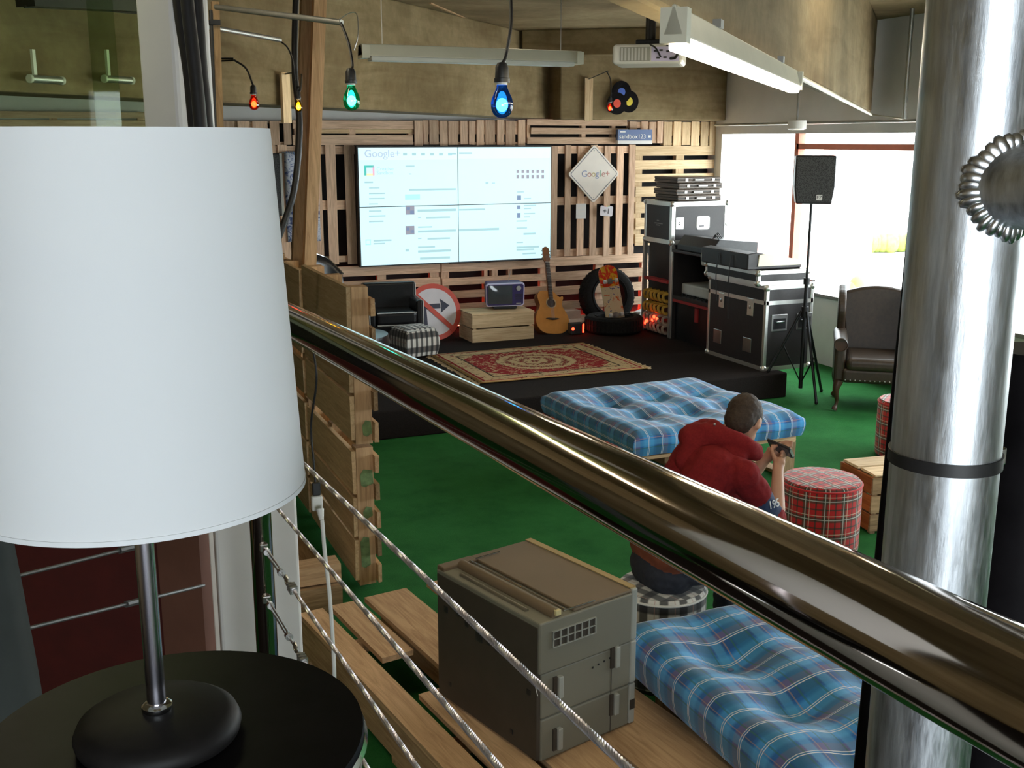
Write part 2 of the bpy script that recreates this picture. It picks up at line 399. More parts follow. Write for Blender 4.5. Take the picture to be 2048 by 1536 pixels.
def bez(p, n=16):
    # Catmull-Rom through points
    P = [Vector(q) for q in p]; P = [P[0] * 2 - P[1]] + P + [P[-1] * 2 - P[-2]]; out = []
    for i in range(1, len(P) - 2):
        a, b_, c, d = P[i - 1], P[i], P[i + 1], P[i + 2]
        for k in range(n):
            t_ = k / n; out.append(.5 * ((2 * b_) + (c - a) * t_ + (2 * a - 5 * b_ + 4 * c - d) * t_ ** 2 + (3 * b_ - a - 3 * c + d) * t_ ** 3))
    out.append(P[-2]); return out
def rrect(w, h, r, n=5, cx=0, cz=0):
    o = []
    for (sx_, sz_, a0) in ((1, -1, -PI / 2), (1, 1, 0), (-1, 1, PI / 2), (-1, -1, PI)):
        for k in range(n + 1):
            a = a0 + PI / 2 * k / n; o.append((cx + sx_ * (w / 2 - r) + r * math.cos(a), cz + sz_ * (h / 2 - r) + r * math.sin(a)))
    return o
def plank(parent, x0, x1, y0, y1, z0, z1, mat='pine', name='plank', M=None):
    d = [abs(x1 - x0), abs(y1 - y0), abs(z1 - z0)]; ax = 'xyz'[d.index(max(d))]
    l = parent.location
    o = B().box(x0, x1, y0, y1, z0, z1, M, jit=.0025).obj(name, mat + '_' + ax, parent)
    return o
# perforated speaker grille
m, t, b = nt('speaker_grille')
vo = t.nodes.new('ShaderNodeTexVoronoi'); vo.inputs['Scale'].default_value = 110; link(t, coord(t), vo.inputs['Vector'])
link(t, ramp(t, vo.outputs['Distance'], [(.35, (.006, .006, .006)), (.5, (.05, .05, .05))]), b.inputs['Base Color']); b.inputs['Roughness'].default_value = .6
plain('dim_rope', (.12, .12, .12), .5, .5, var=.1)
plain('green_smear', (.16, .24, .10), .8, var=.3, scale=40)
# ================================================================== the setting
YW, XW, CZ = 11.92, 7.60, 3.55
struct(B().box(-3.2, XW, -3.2, 12.1, -.12, 0).obj('floor', 'green_turf'))
struct(B().box(-3.2, .46, -3.2, 2.72, .56, .70).obj('floor_upper', 'stage_carpet'))
struct(B().box(-3.2, XW, YW, YW + .18, 0, 2.58).obj('wall_back', 'black_wall'))
struct(B().box(-3.2, XW, YW - .02, YW + .18, 2.58, CZ).obj('wall_back_upper', 'white_paint'))
struct(B().box(-3.4, -3.2, -3.2, 12.1, -.12, CZ).obj('wall_left', 'concrete'))
wr = B().box(XW, XW + .16, -3.2, 12.1, -.12, .74).box(XW, XW + .16, -3.2, 12.1, 2.47, CZ).box(XW, XW + .16, 11.62, 12.1, .74, 2.47).box(XW, XW + .16, -3.2, 1.6, .74, 2.47)
wall_r = struct(wr.obj('wall_right', 'white_paint'))
struct(B().box(-3.4, XW + .16, -3.35, -3.2, -.12, 1.4).box(-3.4, XW + .16, -3.35, -3.2, 2.8, CZ).box(-3.4, -1.9, -3.35, -3.2, 1.4, 2.8).box(1.1, XW + .16, -3.35, -3.2, 1.4, 2.8).obj('wall_front', 'white_paint'))
ceil = struct(B().box(-3.4, XW + .16, -3.35, 12.1, CZ, CZ + .15).obj('ceiling', 'concrete'))
for a_, b_ in (((640, 5), (905, 103)), ((860, 5), (1090, 105)), ((560, 60), (720, 118))):
    p, q = on_z(*a_, CZ), on_z(*b_, CZ)
    B().bar(p + Vector((0, 0, -.004)), q + Vector((0, 0, -.004)), .022, .012).obj('formwork_ridge', 'oldwood_x', ceil)
# sill, frames of the long window
struct(B().box(XW - .05, XW + .2, 1.6, 11.62, .735, .775).obj('trim_1', 'galvanised', bev=.006))
win = B()
mull = [on_x(1596, 400, XW + .1).y, 7.1, 4.4]
struct(B().box(XW + .06, XW + .10, 1.6, 11.62, .775, 2.47).obj('window_1', 'clear_glass'))
w2 = B()
for i, y in enumerate(mull): w2.box(XW + .04, XW + .13, y - .035, y + .035, .775, 2.47)
w2.box(XW + .04, XW + .13, 1.6, mull[0], 2.30, 2.36)
struct(w2.obj('trim_2', 'frame_red'))
# beams
def beam_bar(name, p, q, z0, z1, th, mat='concrete', side=1):
    p, q = Vector((*p, 0)), Vector((*q, 0)); d = (q - p).normalized(); nrm = Vector((-d.y, d.x, 0)) * side
    b_ = B(); a = [p, q, q + nrm * th, p + nrm * th]
    lo = [b_.bm.verts.new((v.x, v.y, z0)) for v in a]; hi = [b_.bm.verts.new((v.x, v.y, z1)) for v in a]
    b_.bm.faces.new(lo); b_.bm.faces.new(hi)
    for k in range(4): b_.bm.faces.new((lo[k], lo[(k + 1) % 4], hi[(k + 1) % 4], hi[k]))
    return struct(b_.obj(name, mat, bev=.015))
beam_bar('ceiling_beam', (-2.9, 3.6), (5.40, 11.9), 2.64, CZ, .4)
beam_bar('ceiling_beam', (5.38, 11.55), (XW, 11.55), 2.63, CZ, .36)
beam_bar('ceiling_beam', (.42, 1.27), (7.55, 8.9), 2.675, CZ, .085)
beam_bar('ceiling_beam', (4.75, 11.2), (7.5, 9.3), 3.28, CZ, .22)
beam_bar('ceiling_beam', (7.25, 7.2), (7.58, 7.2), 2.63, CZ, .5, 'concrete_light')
# white column, salmon side, white panel beside the railing post, maroon wall
c0 = at_d(276, 100, 2.95); c1 = at_d(348, 100, 2.85)
colw = B(); 
def vbox(b_, p, q, z0, z1, th):
    p, q = Vector((p[0], p[1], 0)), Vector((q[0], q[1], 0)); d = (q - p).normalized(); n_ = Vector((-d.y, d.x, 0))
    a = [p, q, q + n_ * th, p + n_ * th]
    lo = [b_.bm.verts.new((v.x, v.y, z0)) for v in a]; hi = [b_.bm.verts.new((v.x, v.y, z1)) for v in a]
    b_.bm.faces.new(lo); b_.bm.faces.new(hi)
    for k in range(4): b_.bm.faces.new((lo[k], lo[(k + 1) % 4], hi[(k + 1) % 4], hi[k]))
    return b_
cw = struct(vbox(B(), c0, c1, 0, CZ, .12).obj('wall_column', 'white_paint', bev=.012))
e0 = on_y(435, 1150, 2.86); e1 = on_y(600, 1150, 2.86)
struct(vbox(B(), e0, e1, 0, 1.72, .05).obj('wall_panel', 'white_paint', bev=.008))
s0 = at_d(318, 1150, 3.05); s1 = at_d(402, 1150, 2.98)
struct(vbox(B(), s0, s1, 0, 1.75, .04).obj('wall_panel_salmon', 'salmon_paint'))
m0 = at_d(-40, 1200, 3.2); m1 = at_d(335, 1200, 3.1)
struct(vbox(B(), m0, m1, 0, 1.75, .04).obj('wall_panel_maroon', 'maroon_panel'))
# glass sheets left of the column
g0 = at_d(-60, 100, 2.9); g1 = at_d(232, 100, 2.98)
tag(vbox(B(), g0, g1, 1.7, CZ, .01).obj('glass_sheet', 'pane_glass'), 'wide greenish glass sheet at the upper left edge of the photo', 'glass panel', 'glass sheets beside the white column')
g0 = at_d(180, 100, 3.05); g1 = at_d(283, 100, 3.02)
tag(vbox(B(), g0, g1, 1.7, CZ, .01).obj('glass_sheet', 'pane_glass'), 'narrow greenish glass sheet overlapping beside the white column', 'glass panel', 'glass sheets beside the white column')
# cable tray seen through the glass
p, q = on_beam(-60, 5), on_beam(272, 22)
off = Vector((.25, -.25, 0))
tag(B().bar(p + off, q + off, .12, .07).obj('cable_tray', 'black_metal'), 'black cable tray under the ceiling behind the glass', 'cable tray')
tag(B().tube(bez([on_beam(-60, 20) + off, on_beam(60, 22) + off, on_beam(150, 30) + off, on_beam(215, 34) + off, on_beam(280, 36) + off], 8), .008, 6).obj('loose_cable', 'black_plastic'), 'loose black cable sagging below the tray behind the glass', 'cable')
# emergency lights on the concrete beam
for i, (px, lab) in enumerate(((72, 'slim emergency light on a white stem, left of the pair'), (217, 'slim emergency light on a white stem, beside the white column'))):
    a = on_beam(px - 24, 100); c = on_beam(px, 160); o_ = Vector((.05, -.05, 0))
    t_ = thing('emergency_light', lab, 'emergency light', c + o_, (0, 0, PI / 4), 'emergency lights on the concrete beam')
    hz = a.z - c.z
    B().box(-.085, -.065, -.008, .008, .02, hz).obj('stem', 'white_plastic', t_)
    B().tube([(-.10, 0, 0), (.10, 0, 0)], .02, 12).obj('tube', 'galvanised', t_, True)
    for s_ in (-1, 1): B().tube([(s_ * .10, 0, 0), (s_ * .118, 0, 0)], .023, 12).obj('end_cap', 'white_plastic', t_, True, .004)
# ================================================================== lamps and things under the ceiling
def fluoro(name, label, a, b_, lit, hh=.065, ww=.11):
    a, b_ = Vector(a), Vector(b_); d = b_ - a; L = d.length
    t_ = thing(name, label, 'ceiling light', a, (0, 0, math.atan2(d.y, d.x)))
    B().prism([(-ww / 2, 0), (ww / 2, 0), (ww / 2 - .02, hh), (-ww / 2 + .02, hh)], 0, L, Matrix.Rotation(-PI / 2, 4, 'Z')).obj('housing', 'cream_enamel', t_, bev=.004)
    for x in (.02, L - .02): B().box(x - .02, x + .02, -ww / 2 - .003, ww / 2 + .003, -.012, hh * .9).obj('end_cap', 'cream_enamel', t_)
    B().box(.05, L - .05, -ww / 2 + .004, ww / 2 - .004, -.024, .0).obj('diffuser', 'tube_light' if lit else 'white_plastic', t_, bev=.006)
    return t_, L
d_ = (Vector((2.62, 3.62, 0)) - Vector((1.05, 1.95, 0))).normalized()
t_, L = fluoro('fluorescent_light', 'lit fluorescent batten hanging under the diagonal concrete beam', (1.155, 1.955, 2.60), (2.68, 3.60, 2.60), True, .062, .048)
for x in (.5, L - .5): B().box(x - .02, x + .02, -.01, .01, .06, .08).obj('hanger', 'galvanised', t_)
a, b_ = on_y(720, 112, 5.7), on_y(1160, 125, 5.7)
t_, L = fluoro('fluorescent_light', 'unlit cream fluorescent batten above the video wall', a, b_, False, .06, .09)
for x in (.12, L - .12): B().tube([(x, 0, .05), (x, 0, CZ - a.z)], .0025, 6).obj('hanging_wire', 'steel', t_)
# white trim conduit along the diagonal beam and along the window header
tag(B().tube([(2.7, 3.68, 2.664), (7.35, 8.66, 2.64), (7.5, 8.4, 2.60)], .012, 8).obj('conduit', 'cream_enamel', None, True), 'cream conduit running along the bottom edge of diagonal beam', 'conduit')
tag(B().tube([(7.42, 11.5, 2.575), (7.42, 6.3, 2.575)], .014, 8).obj('conduit', 'galvanised', None, True), 'grey conduit above the long bright window', 'conduit')
tag(B().tube([on_x(1808, 238, 7.2) + Vector((0, 0, CZ - .005 - on_x(1808, 238, 7.2).z)), on_x(1808, 238, 7.2)], .02, 10).obj('conduit', 'galvanised', None, True), 'vertical grey conduit beside the aluminium column top', 'conduit')
c = on_x(1594, 249, 7.2)
t_ = thing('ceiling_spot', 'white round downlight hanging above the window', 'spotlight', c)
B().lathe([(.085, -.05), (.095, -.045), (.095, .04), (.08, .045)], 28).obj('drum', 'white_plastic', t_, True)
B().lathe([(.075, -.056), (.075, -.048)], 24).obj('lens', 'cream_enamel', t_)
B().tube([(0, 0, .04), (0, 0, 2.68 - c.z + .3)], .012, 8).obj('stem', 'galvanised', t_)
# projector
pc = at_d(1300, 112, 4.05)
t_ = thing('projector', 'white ceiling projector with cables on its back', 'projector', pc, (0, 0, math.radians(-35)))
w_, d2, h_ = .255, .21, .072
B().box(-w_ / 2, w_ / 2, -d2 / 2, d2 / 2, -h_ / 2, h_ / 2).obj('body', 'white_plastic', t_, bev=.014, seg=3)
B().box(-.10, .01, -d2 / 2 - .003, -d2 / 2 + .004, -.025, .025).obj('vent_panel', 'printer_light', t_)
for k in range(8): B().box(-.095 + k * .0125, -.089 + k * .0125, -d2 / 2 - .005, -d2 / 2, -.022, .022).obj('vent_slat', 'grey_paint', t_)
B().box(.015, .115, -d2 / 2 - .003, -d2 / 2 + .004, -.026, .024).obj('socket_panel', 'tv_rim', t_)
for k, (x, z) in enumerate(((.03, .01), (.05, .012), (.075, .008), (.04, -.014), (.065, -.013), (.095, -.015))): B().box(x - .006, x + .006, -d2 / 2 - .007, -d2 / 2, z - .003, z + .003).obj('socket', 'black_plastic', t_)
for k in range(2): B().box(-w_ / 2 - .003, -w_ / 2 + .003, -.08 + k * .085, -.005 + k * .085, -.025, .025).obj('grille', 'grey_plastic', t_)
B().tube(bez([(.0, -d2 / 2 + .02, h_ / 2), (.03, -d2 / 2 - .02, .02), (.05, -d2 / 2 - .01, -.012)], 8), .003, 6).obj('cord', 'black_plastic', t_, True)
B().tube(bez([(.07, -d2 / 2, h_ / 2 - .005), (.115, -d2 / 2 - .03, .015), (.105, -d2 / 2 - .03, -.015), (.085, -d2 / 2 - .004, -.018)], 8), .005, 6).obj('cord', 'black_plastic', t_, True)
B().box(-.05, .05, -.05, .05, h_ / 2, h_ / 2 + .02).obj('mount_plate', 'black_metal', t_, bev=.005)
B().tube([(0, 0, h_ / 2 + .01), (0, 0, CZ - pc.z)], .019, 14).obj('mount_pole', 'black_metal', t_, True)
jb = thing('junction_box', 'grey motor box with loose cable beside the projector pole', 'junction box', at_d(1355, 12, 3.6), (0, 0, math.radians(-20)))
B().box(-.055, .055, -.04, .04, -.03, .06).obj('box', 'grey_paint', jb, bev=.012)
B().box(.05, .065, -.02, .02, .0, .05).obj('cap', 'grey_plastic', jb, bev=.005)
B().tube(bez([(.06, -.03, .02), (.07, -.05, -.03), (.02, -.06, -.065), (-.02, -.05, -.04)], 8), .003, 6).obj('cord', 'black_plastic', jb, True)
# coloured bulbs
def bulb(colour, top, px, py, d, label, cable_pts, rad=.03):
    c = at_d(px, py, d)
    t_ = thing('festoon_bulb', label, 'light bulb', c, group='coloured festoon bulbs')
    k = rad / .03
    prof = [(.0, -.038), (.013, -.0355), (.023, -.028), (.029, -.014), (.030, 0), (.027, .014), (.020, .028), (.0145, .042), (.0135, .050)]
    B().lathe([(r * k, z * k) for r, z in prof], 24, cap=False).obj('glass', 'bulb_' + colour, t_, True)
    B().ball((0, 0, -.004 * k), (.016 * k, .016 * k, .018 * k)).obj('glow_core', 'glow_' + colour, t_, True)
    B().lathe([(.0145 * k, .048 * k), (.0145 * k, .056 * k)], 18).obj('collar', 'piping_white', t_, True)
    B().lathe([(.021 * k, .054 * k), (.021 * k, .064 * k), (.0185 * k, .066 * k), (.0175 * k, .094 * k), (.012 * k, .104 * k), (.006 * k, .106 * k)], 20).obj('socket', 'black_plastic', t_, True)
    pts = [Vector((0, 0, .10 * k))] + [at_d(x, y, dd) - c for x, y, dd in cable_pts]
    B().tube(bez(pts, 10), .0048 if d < 5 else .006, 8).obj('cord', 'black_plastic', t_, True)
    return t_
bulb('blue', None, 1004, 207, 2.9, 'blue glowing bulb on a black cord, nearest of the bulbs', [(1012, 110, 2.9), (1022, 45, 2.9), (1020, -40, 2.92)])
bulb('green', None, 703, 199, 3.8, 'green glowing bulb hanging from the long metal pipe', [(705, 130, 3.8), (697, 85, 3.82), (682, 46, 3.85)])
bulb('red', None, 508, 207, 6.4, 'red glowing bulb in front of the white wall band', [(505, 168, 6.4), (492, 137, 6.4), (468, 120, 6.4)])
bulb('amber', None, 597, 213, 5.2, 'small amber glowing bulb beside the tall timber post', [(600, 180, 5.3), (603, 160, 6.4), (603, 143, 7.4)], .020)
bulb('red', None, 1220, 216, 10.6, 'tiny red glowing bulb in front of the vinyl records', [(1222, 190, 10.6), (1221, 160, 10.6), (1214, 143, 10.6)])
# arms and slats that carry them
t_ = thing('lighting_pipe', 'long galvanised pipe arm carrying the green bulb', 'pipe', at_d(432, 14, 4.3))
o_ = t_.location.copy()
B().tube([Vector((0, 0, 0)), at_d(683, 45, 3.85) - o_], .0105, 12).obj('pipe', 'galvanised', t_, True)
B().tube(bez([at_d(676, 40, 3.85) - o_, at_d(700, 26, 3.85) - o_, at_d(714, 30, 3.85) - o_, at_d(716, 70, 3.85) - o_, at_d(708, 100, 3.85) - o_], 8), .0016, 6).obj('wire', 'steel', t_, True)
t_ = thing('lighting_pipe', 'second galvanised pipe arm below the long one', 'pipe', at_d(408, 52, 4.6)); o_ = t_.location.copy()
B().tube([Vector((0, 0, 0)), at_d(560, 80, 5.2) - o_], .011, 12).obj('pipe', 'galvanised', t_, True)
B().tube(bez([at_d(560, 82, 5.2) - o_, at_d(575, 95, 5.2) - o_, at_d(585, 120, 5.2) - o_, at_d(590, 160, 5.2) - o_], 6), .004, 6).obj('cord', 'black_plastic', t_, True)
t_ = thing('lighting_pipe', 'short double pipe arm carrying the red bulb', 'pipe', at_d(412, 117, 6.4)); o_ = t_.location.copy()
for dy in (0, 6): B().tube([at_d(412, 117 + dy, 6.4) - o_, at_d(467, 117 + dy * .6, 6.4) - o_], .005, 8).obj('pipe', 'black_metal', t_, True)
t_ = thing('slender_post', 'slender dark timber post beside the white column, carrying pipe arms', 'post', at_d(424, 262, 4.35)); o_ = t_.location.copy()
zt = at_d(430, 4, 4.35).z; zb = 1.05
B().bar((0, 0, zb - o_.z), at_d(430, 4, 4.35) - o_, .026, .03, (1, 0, 0)).obj('timber', 'oldwood_z', t_)
B().tube([(-.022, -.01, zb - o_.z), at_d(421, 10, 4.33) - o_ + Vector((0, 0, -.02))], .007, 8).obj('cord', 'black_plastic', t_, True)
B().box(-.02, .02, -.022, .022, -.02, .0, T(*(at_d(429, 40, 4.35) - o_))).obj('tape', 'black_plastic', t_)
for px0, px1, y0, y1, arm, lab in ((555, 572, 145, 246, (552, 604, 143), 'pale slat on the beam beside the amber bulb'), (1170, 1183, 156, 242, (1176, 1216, 142), 'pale slat on the beam left of the vinyl records')):
    c = on_beam((px0 + px1) / 2, y1) + Vector((.03, -.03, 0)) if px0 < 900 else on_y((px0 + px1) / 2, y1, 11.5)
    h_ = (on_beam(px0, y0) if px0 < 900 else on_y(px0, y0, 11.5)).z - c.z
    t_ = thing('timber_slat', lab, 'slat', c, (0, 0, PI / 4 if px0 < 900 else 0))
    B().box(-.05, .05, -.01, .01, 0, h_).obj('slat', 'palewood_z', t_)
    far = at_d(arm[1], arm[2], 7.4 if px0 < 900 else 10.6); M_ = Matrix.Rotation(-t_.rotation_euler.z, 4, 'Z')
    B().tube([(0, 0, h_ - .01), M_ @ (far - c)], .006, 8).obj('arm', 'black_metal', t_, True)
# vinyl records hung on the back beam
for px, py, rad, yy, col_, lab in ((1247, 196, .125, 11.50, 'sign_blue', 'vinyl record with a blue label, top of the three'), (1262, 203, .125, 11.515, 'ink_yellow', 'vinyl record with a yellow label, right of the three'), (1238, 207, .125, 11.485, 'ink_red', 'vinyl record with a red label, front of the three')):
    if col_ == 'sign_blue': py = 184
    c = on_y(px - 4, py, yy)
    t_ = thing('vinyl_record', lab, 'vinyl record', c, (PI / 2, 0, 0), 'three vinyl records on the beam')
    B().lathe([(.006, -.002), (rad, -.002), (rad, .002), (.006, .002)], 48).obj('disc', 'gloss_black', t_)
    B().lathe([(.0, .0021), (.048, .0021), (.048, .0035), (0, .0035)], 32, cap=False).obj('paper_label', {'sign_blue': 'lab_blue', 'ink_yellow': 'lab_yellow', 'ink_red': 'lab_red'}[col_], t_)
# ================================================================== foreground: lamp, drum table, railing, aluminium column
LZ = 1.938
t_ = thing('table_lamp', 'table lamp with a white cloth drum shade and steel pole', 'lamp', (.0395, .827, LZ))
B().lathe([(.0, .0), (.057, .0), (.0625, .003), (.064, .009), (.061, .016), (.053, .021), (.012, .0235), (0, .0235)], 56, cap=False).obj('base', 'matte_black', t_, True, ang=1.2)
B().lathe([(.0105, .023), (.0118, .025), (.0118, .028), (.009, .030)], 24).obj('collar', 'chrome', t_, True)
B().tube([(0, 0, .024), (0, 0, .43)], .0072, 24).obj('pole', 'lamp_pole', t_, True)
sh = B().lathe([(.1205, .207), (.1225, .207), (.1085, .470), (.1065, .470)], 96, cap=False)
shade = sh.obj('shade', 'shade_cloth', t_, True, ang=1.0)
B().lathe([(.1200, .2065), (.1230, .2065), (.1230, .2100), (.1200, .2100), (.1200, .2065)], 96, cap=False).obj('shade_hem', 'shade_cloth', shade, True)
sp_ = B()
for k in range(3):
    a = 2 * PI * k / 3; sp_.tube([(0, 0, .425), (.108 * math.cos(a), .108 * math.sin(a), .462)], .0016, 6)
sp_.obj('spider', 'steel', shade)
B().lathe([(0, .36), (.012, .365), (.022, .385), (.024, .40), (.018, .42), (.012, .43)], 18, cap=False).obj('bulb', 'white_plastic', t_, True)
t_ = thing('drum_table', 'round black topped drum table under the white lamp', 'table', (.05, .822, .70))
B().lathe([(.149, LZ - .712), (.150, LZ - .706), (.149, LZ - .70), (.0, LZ - .70)], 72, cap=False).obj('top', 'gloss_black', t_, True, ang=1.0)
B().lathe([(.1505, LZ - .716), (.1525, LZ - .711), (.1505, LZ - .706)], 72, cap=False).obj('rim', 'chrome', t_, True)
B().lathe([(.150, 0), (.150, .05), (.147, .055), (.147, .55), (.151, .555), (.151, .585), (.147, .59), (.147, LZ - .715)], 72, cap=False).obj('drum_side', 'grey_plastic', t_, True, ang=1.0)
# railing: endpoints as measured in the plane of the fence
XR = .385
rl = thing('railing', 'polished steel handrail with four wire ropes in the foreground', 'railing', (XR, 2.5, .70))
o_ = rl.location.copy()
r0, r1 = Vector((XR, 2.52, 2.045)), Vector((XR, -.6, 2.200))
B().tube([r0 - o_, r1 - o_], .0305, 48).obj('handrail', 'rail_steel', rl, True)
B().tube([(0, 0, 0), (0, 0, 1.33)], .026, 32).obj('end_post', 'rail_steel', rl, True)
B().lathe([(.06, 0), (.06, .008), (.03, .012)], 32).obj('base_plate', 'rail_steel', rl, True)
ends = [((610, 930), (1255, 1536)), ((545, 1005), (1000, 1536)), ((580, 1170), (835, 1536)), ((600, 1310), (735, 1536))]
def rope(pts, r, name, parent, lay=.011):
    a, b_ = pts; d = b_ - a; L = d.length; d.normalize(); e1 = d.cross(Vector((1, 0, 0))).normalized(); e2 = d.cross(e1)
    bb = B(); N = int(L / .0045)
    for st in range(6):
        ph = 2 * PI * st / 6
        bb.tube([a + d * (L * i / N) + (e1 * math.cos(ph + 2 * PI * i * .0045 / .030) + e2 * math.sin(ph + 2 * PI * i * .0045 / .030)) * r * .62 for i in range(N + 1)], r * .40, 5)
    return bb.obj(name, 'cable_steel', parent, True)
for i, (a, c) in enumerate(ends):
    A, C = on_x(*a, XR), on_x(*c, XR); d = (C - A).normalized()
    E_ = A + (A - C) * .0; far = C + d * ((C.y + .5) / -d.y)
    start = A if i < 2 else A
    rope((start - o_, far - o_), .0042, 'wire_rope', rl)
    # fittings between rope end and the post
    pe = Vector((XR, 2.5, 0)); k_ = (2.475 - A.y) / d.y; P0 = A + d * k_
    if i == 0: B().tube([A - o_, P0 - o_], .004, 8).obj('rope_tail', 'cable_steel', rl, True); continue
    dd = (P0 - A); Ld = dd.length; u = dd.normalized()
    s1 = A + u * (Ld * .12); s2 = A + u * (Ld * .30); s3 = A + u * (Ld * .86)
    cl = B().tube([A - u * .05 - o_, A + u * .004 - o_], .0062, 10)
    for q in (-.04, -.025, -.01): cl.box(-.008, .008, -.003, .003, -.008, .008, T(*(A + u * q - o_)))
    cl.obj('rope_clamp', 'steel', rl)
    e1 = u.cross(Vector((1, 0, 0))).normalized()
    B().tube([(s1 - o_) + (u * math.cos(w) * .014 + e1 * math.sin(w) * .010) for w in [2 * PI * k / 14 for k in range(14)]], .0026, 8, closed=True).obj('shackle_ring', 'steel', rl, True)
    tb = B()
    for sg in (-1, 1): tb.tube([s2 + e1 * .0065 * sg - o_, s3 + e1 * .0065 * sg - o_], .0026, 8)
    for q in (s2, s3): tb.tube([q - u * .008 - o_, q + u * .008 - o_], .0085, 10)
    tb.obj('turnbuckle', 'steel', rl, True)
    B().tube([A - o_, s2 + u * .02 - o_], .003, 8).obj('eye_bolt', 'steel', rl, True)
    B().tube([s3 - u * .02 - o_, P0 - o_], .003, 8).obj('eye_bolt', 'steel', rl, True)
    B().box(-.010, .010, -.012, .012, -.010, .010, T(*(P0 - o_))).obj('lug', 'steel', rl, bev=.003)
# railing section to the left of the post with two ropes before the maroon wall
rs = thing('side_railing', 'two thin wire ropes crossing in front of the maroon panel', 'wire ropes', (XR - .02, 2.5, 1.2)); o_ = rs.location.copy()
for (a, c) in (((20, 1156), (292, 1088)), ((55, 1257), (300, 1197))):
    A, C = at_d(*a, 2.2), at_d(*c, 2.55); d = (C - A)
    B().tube([A - d * .8 - o_, C + d * .55 - o_], .0042, 8).obj('wire_rope', 'dim_rope', rs, True)
    B().tube([A + d * .78 - o_, A + d * .92 - o_], .008, 8).obj('rope_clamp', 'dim_rope', rs, True)
# grey cloth at the left border
def hang(i, j):
    w = i / 11; h = j / 15
    base = at_d(-150 + w * (175 + 65 * h), 1050 + h * 420, 1.62)
    return base + Vector((-.38, -.92, 0)) * (.05 * math.sin(w * PI) + .012 * math.sin(w * 9 + h * 2))
bb = B(); bb.grid(hang, 12, 16); cl = bb.obj('draped_jacket', 'grey_cloth', None, True)
md = cl.modifiers.new('solid', 'SOLIDIFY'); md.thickness = .03
tag(cl, 'dark grey-green cloth hanging at the left border of the photo', 'cloth')
# aluminium truss column
ac = at_d(1927, 500, .99); RA = .0495
t_ = thing('truss_column', 'scuffed aluminium tube column with a welded brace stub', 'column', (ac.x, ac.y, 0))
B().tube([(0, 0, 0), (0, 0, CZ - .02)], RA, 64).obj('tube', 'aluminium', t_, True)
rgt = Vector((_cy, -_sy, 0)); fw = Vector((_sy, _cy, 0))
bd = (rgt * .46 - fw * .89).normalized(); bz = at_d(2010, 372, .95).z; RB = .036
B().tube([Vector((0, 0, bz)) + bd * .02, Vector((0, 0, bz)) + bd * .9], RB, 48).obj('brace', 'aluminium', t_, True)
e1 = Vector((-bd.y, bd.x, 0)); e2 = Vector((0, 0, 1)); wb = B()
N = 36
for k in range(N):
    a = 2 * PI * k / N; off = e1 * math.cos(a) * RB * 1.03 + e2 * math.sin(a) * RB * 1.03
    q = math.sqrt(max(0, RA * RA - (off.dot(e1)) ** 2))
    p = Vector((0, 0, bz)) + off + bd * q
    a2 = a + .01; tg = (-e1 * math.sin(a) + e2 * math.cos(a)).normalized(); up = (p - Vector((0, 0, p.z))).normalized()
    X_ = tg; Z_ = (up - tg * up.dot(tg)).normalized(); Y_ = Z_.cross(X_)
    M_ = Matrix(((X_.x, Y_.x, Z_.x, 0), (X_.y, Y_.y, Z_.y, 0), (X_.z, Y_.z, Z_.z, 0), (0, 0, 0, 1))) @ Matrix.Rotation(.45, 4, 'Y')
    wb.ball(p, (.0072, .0112 + .0018 * math.sin(k * 1.7), .0044 + .0006 * math.sin(k * 2.7)), M_, 10, 7)
wb.obj('weld_bead', 'weld', t_, True, ang=2.0)
zc = at_d(1885, 975, .94).z
B().lathe([(RA + .0002, zc - .006), (RA + .0022, zc - .006), (RA + .0022, zc + .006), (RA + .0002, zc + .006)], 64, cap=False).obj('strap_band', 'black_plastic', t_, True)
cp_ = (rgt * (RA + .002)); B().box(-.004, .004, -.006, .006, -.008, .010, T(cp_.x, cp_.y, zc)).obj('strap_clip', 'chrome', t_, bev=.002)
p, p2 = at_d(1736, 1400, 1.25), at_d(1800, 760, 1.25); d = (p2 - p).normalized(); p = p - d * (p.z / d.z); p2 = p2 + d * ((CZ - .02 - p2.z) / d.z)
tag(B().tube([p, p2], .0085, 24).obj('black_tube', 'gloss_black', None, True), 'thin black tube leaning close left of the aluminium column', 'post', 'black tubes beside the aluminium column')
p = at_d(2052, 900, 1.2)
tag(B().tube([(p.x, p.y, 0), (p.x, p.y, at_d(2052, 690, 1.2).z)], .045, 32).obj('black_tube', 'gloss_black', None, True), 'thick black tube at the right border of the photo', 'post', 'black tubes beside the aluminium column')
# ================================================================== pallets
def pallet(label, rects, group, ref, rot=0, name='pallet', tint=None):
    """rects: (x0,x1,y0,y1,z0,z1,material) in local coordinates"""
    t_ = thing(name, label, 'pallet', ref, rot, group)
    for r in rects: plank(t_, *r[:6], mat=r[6] if len(r) > 6 else 'pine', name=r[7] if len(r) > 7 else 'plank')
    return t_
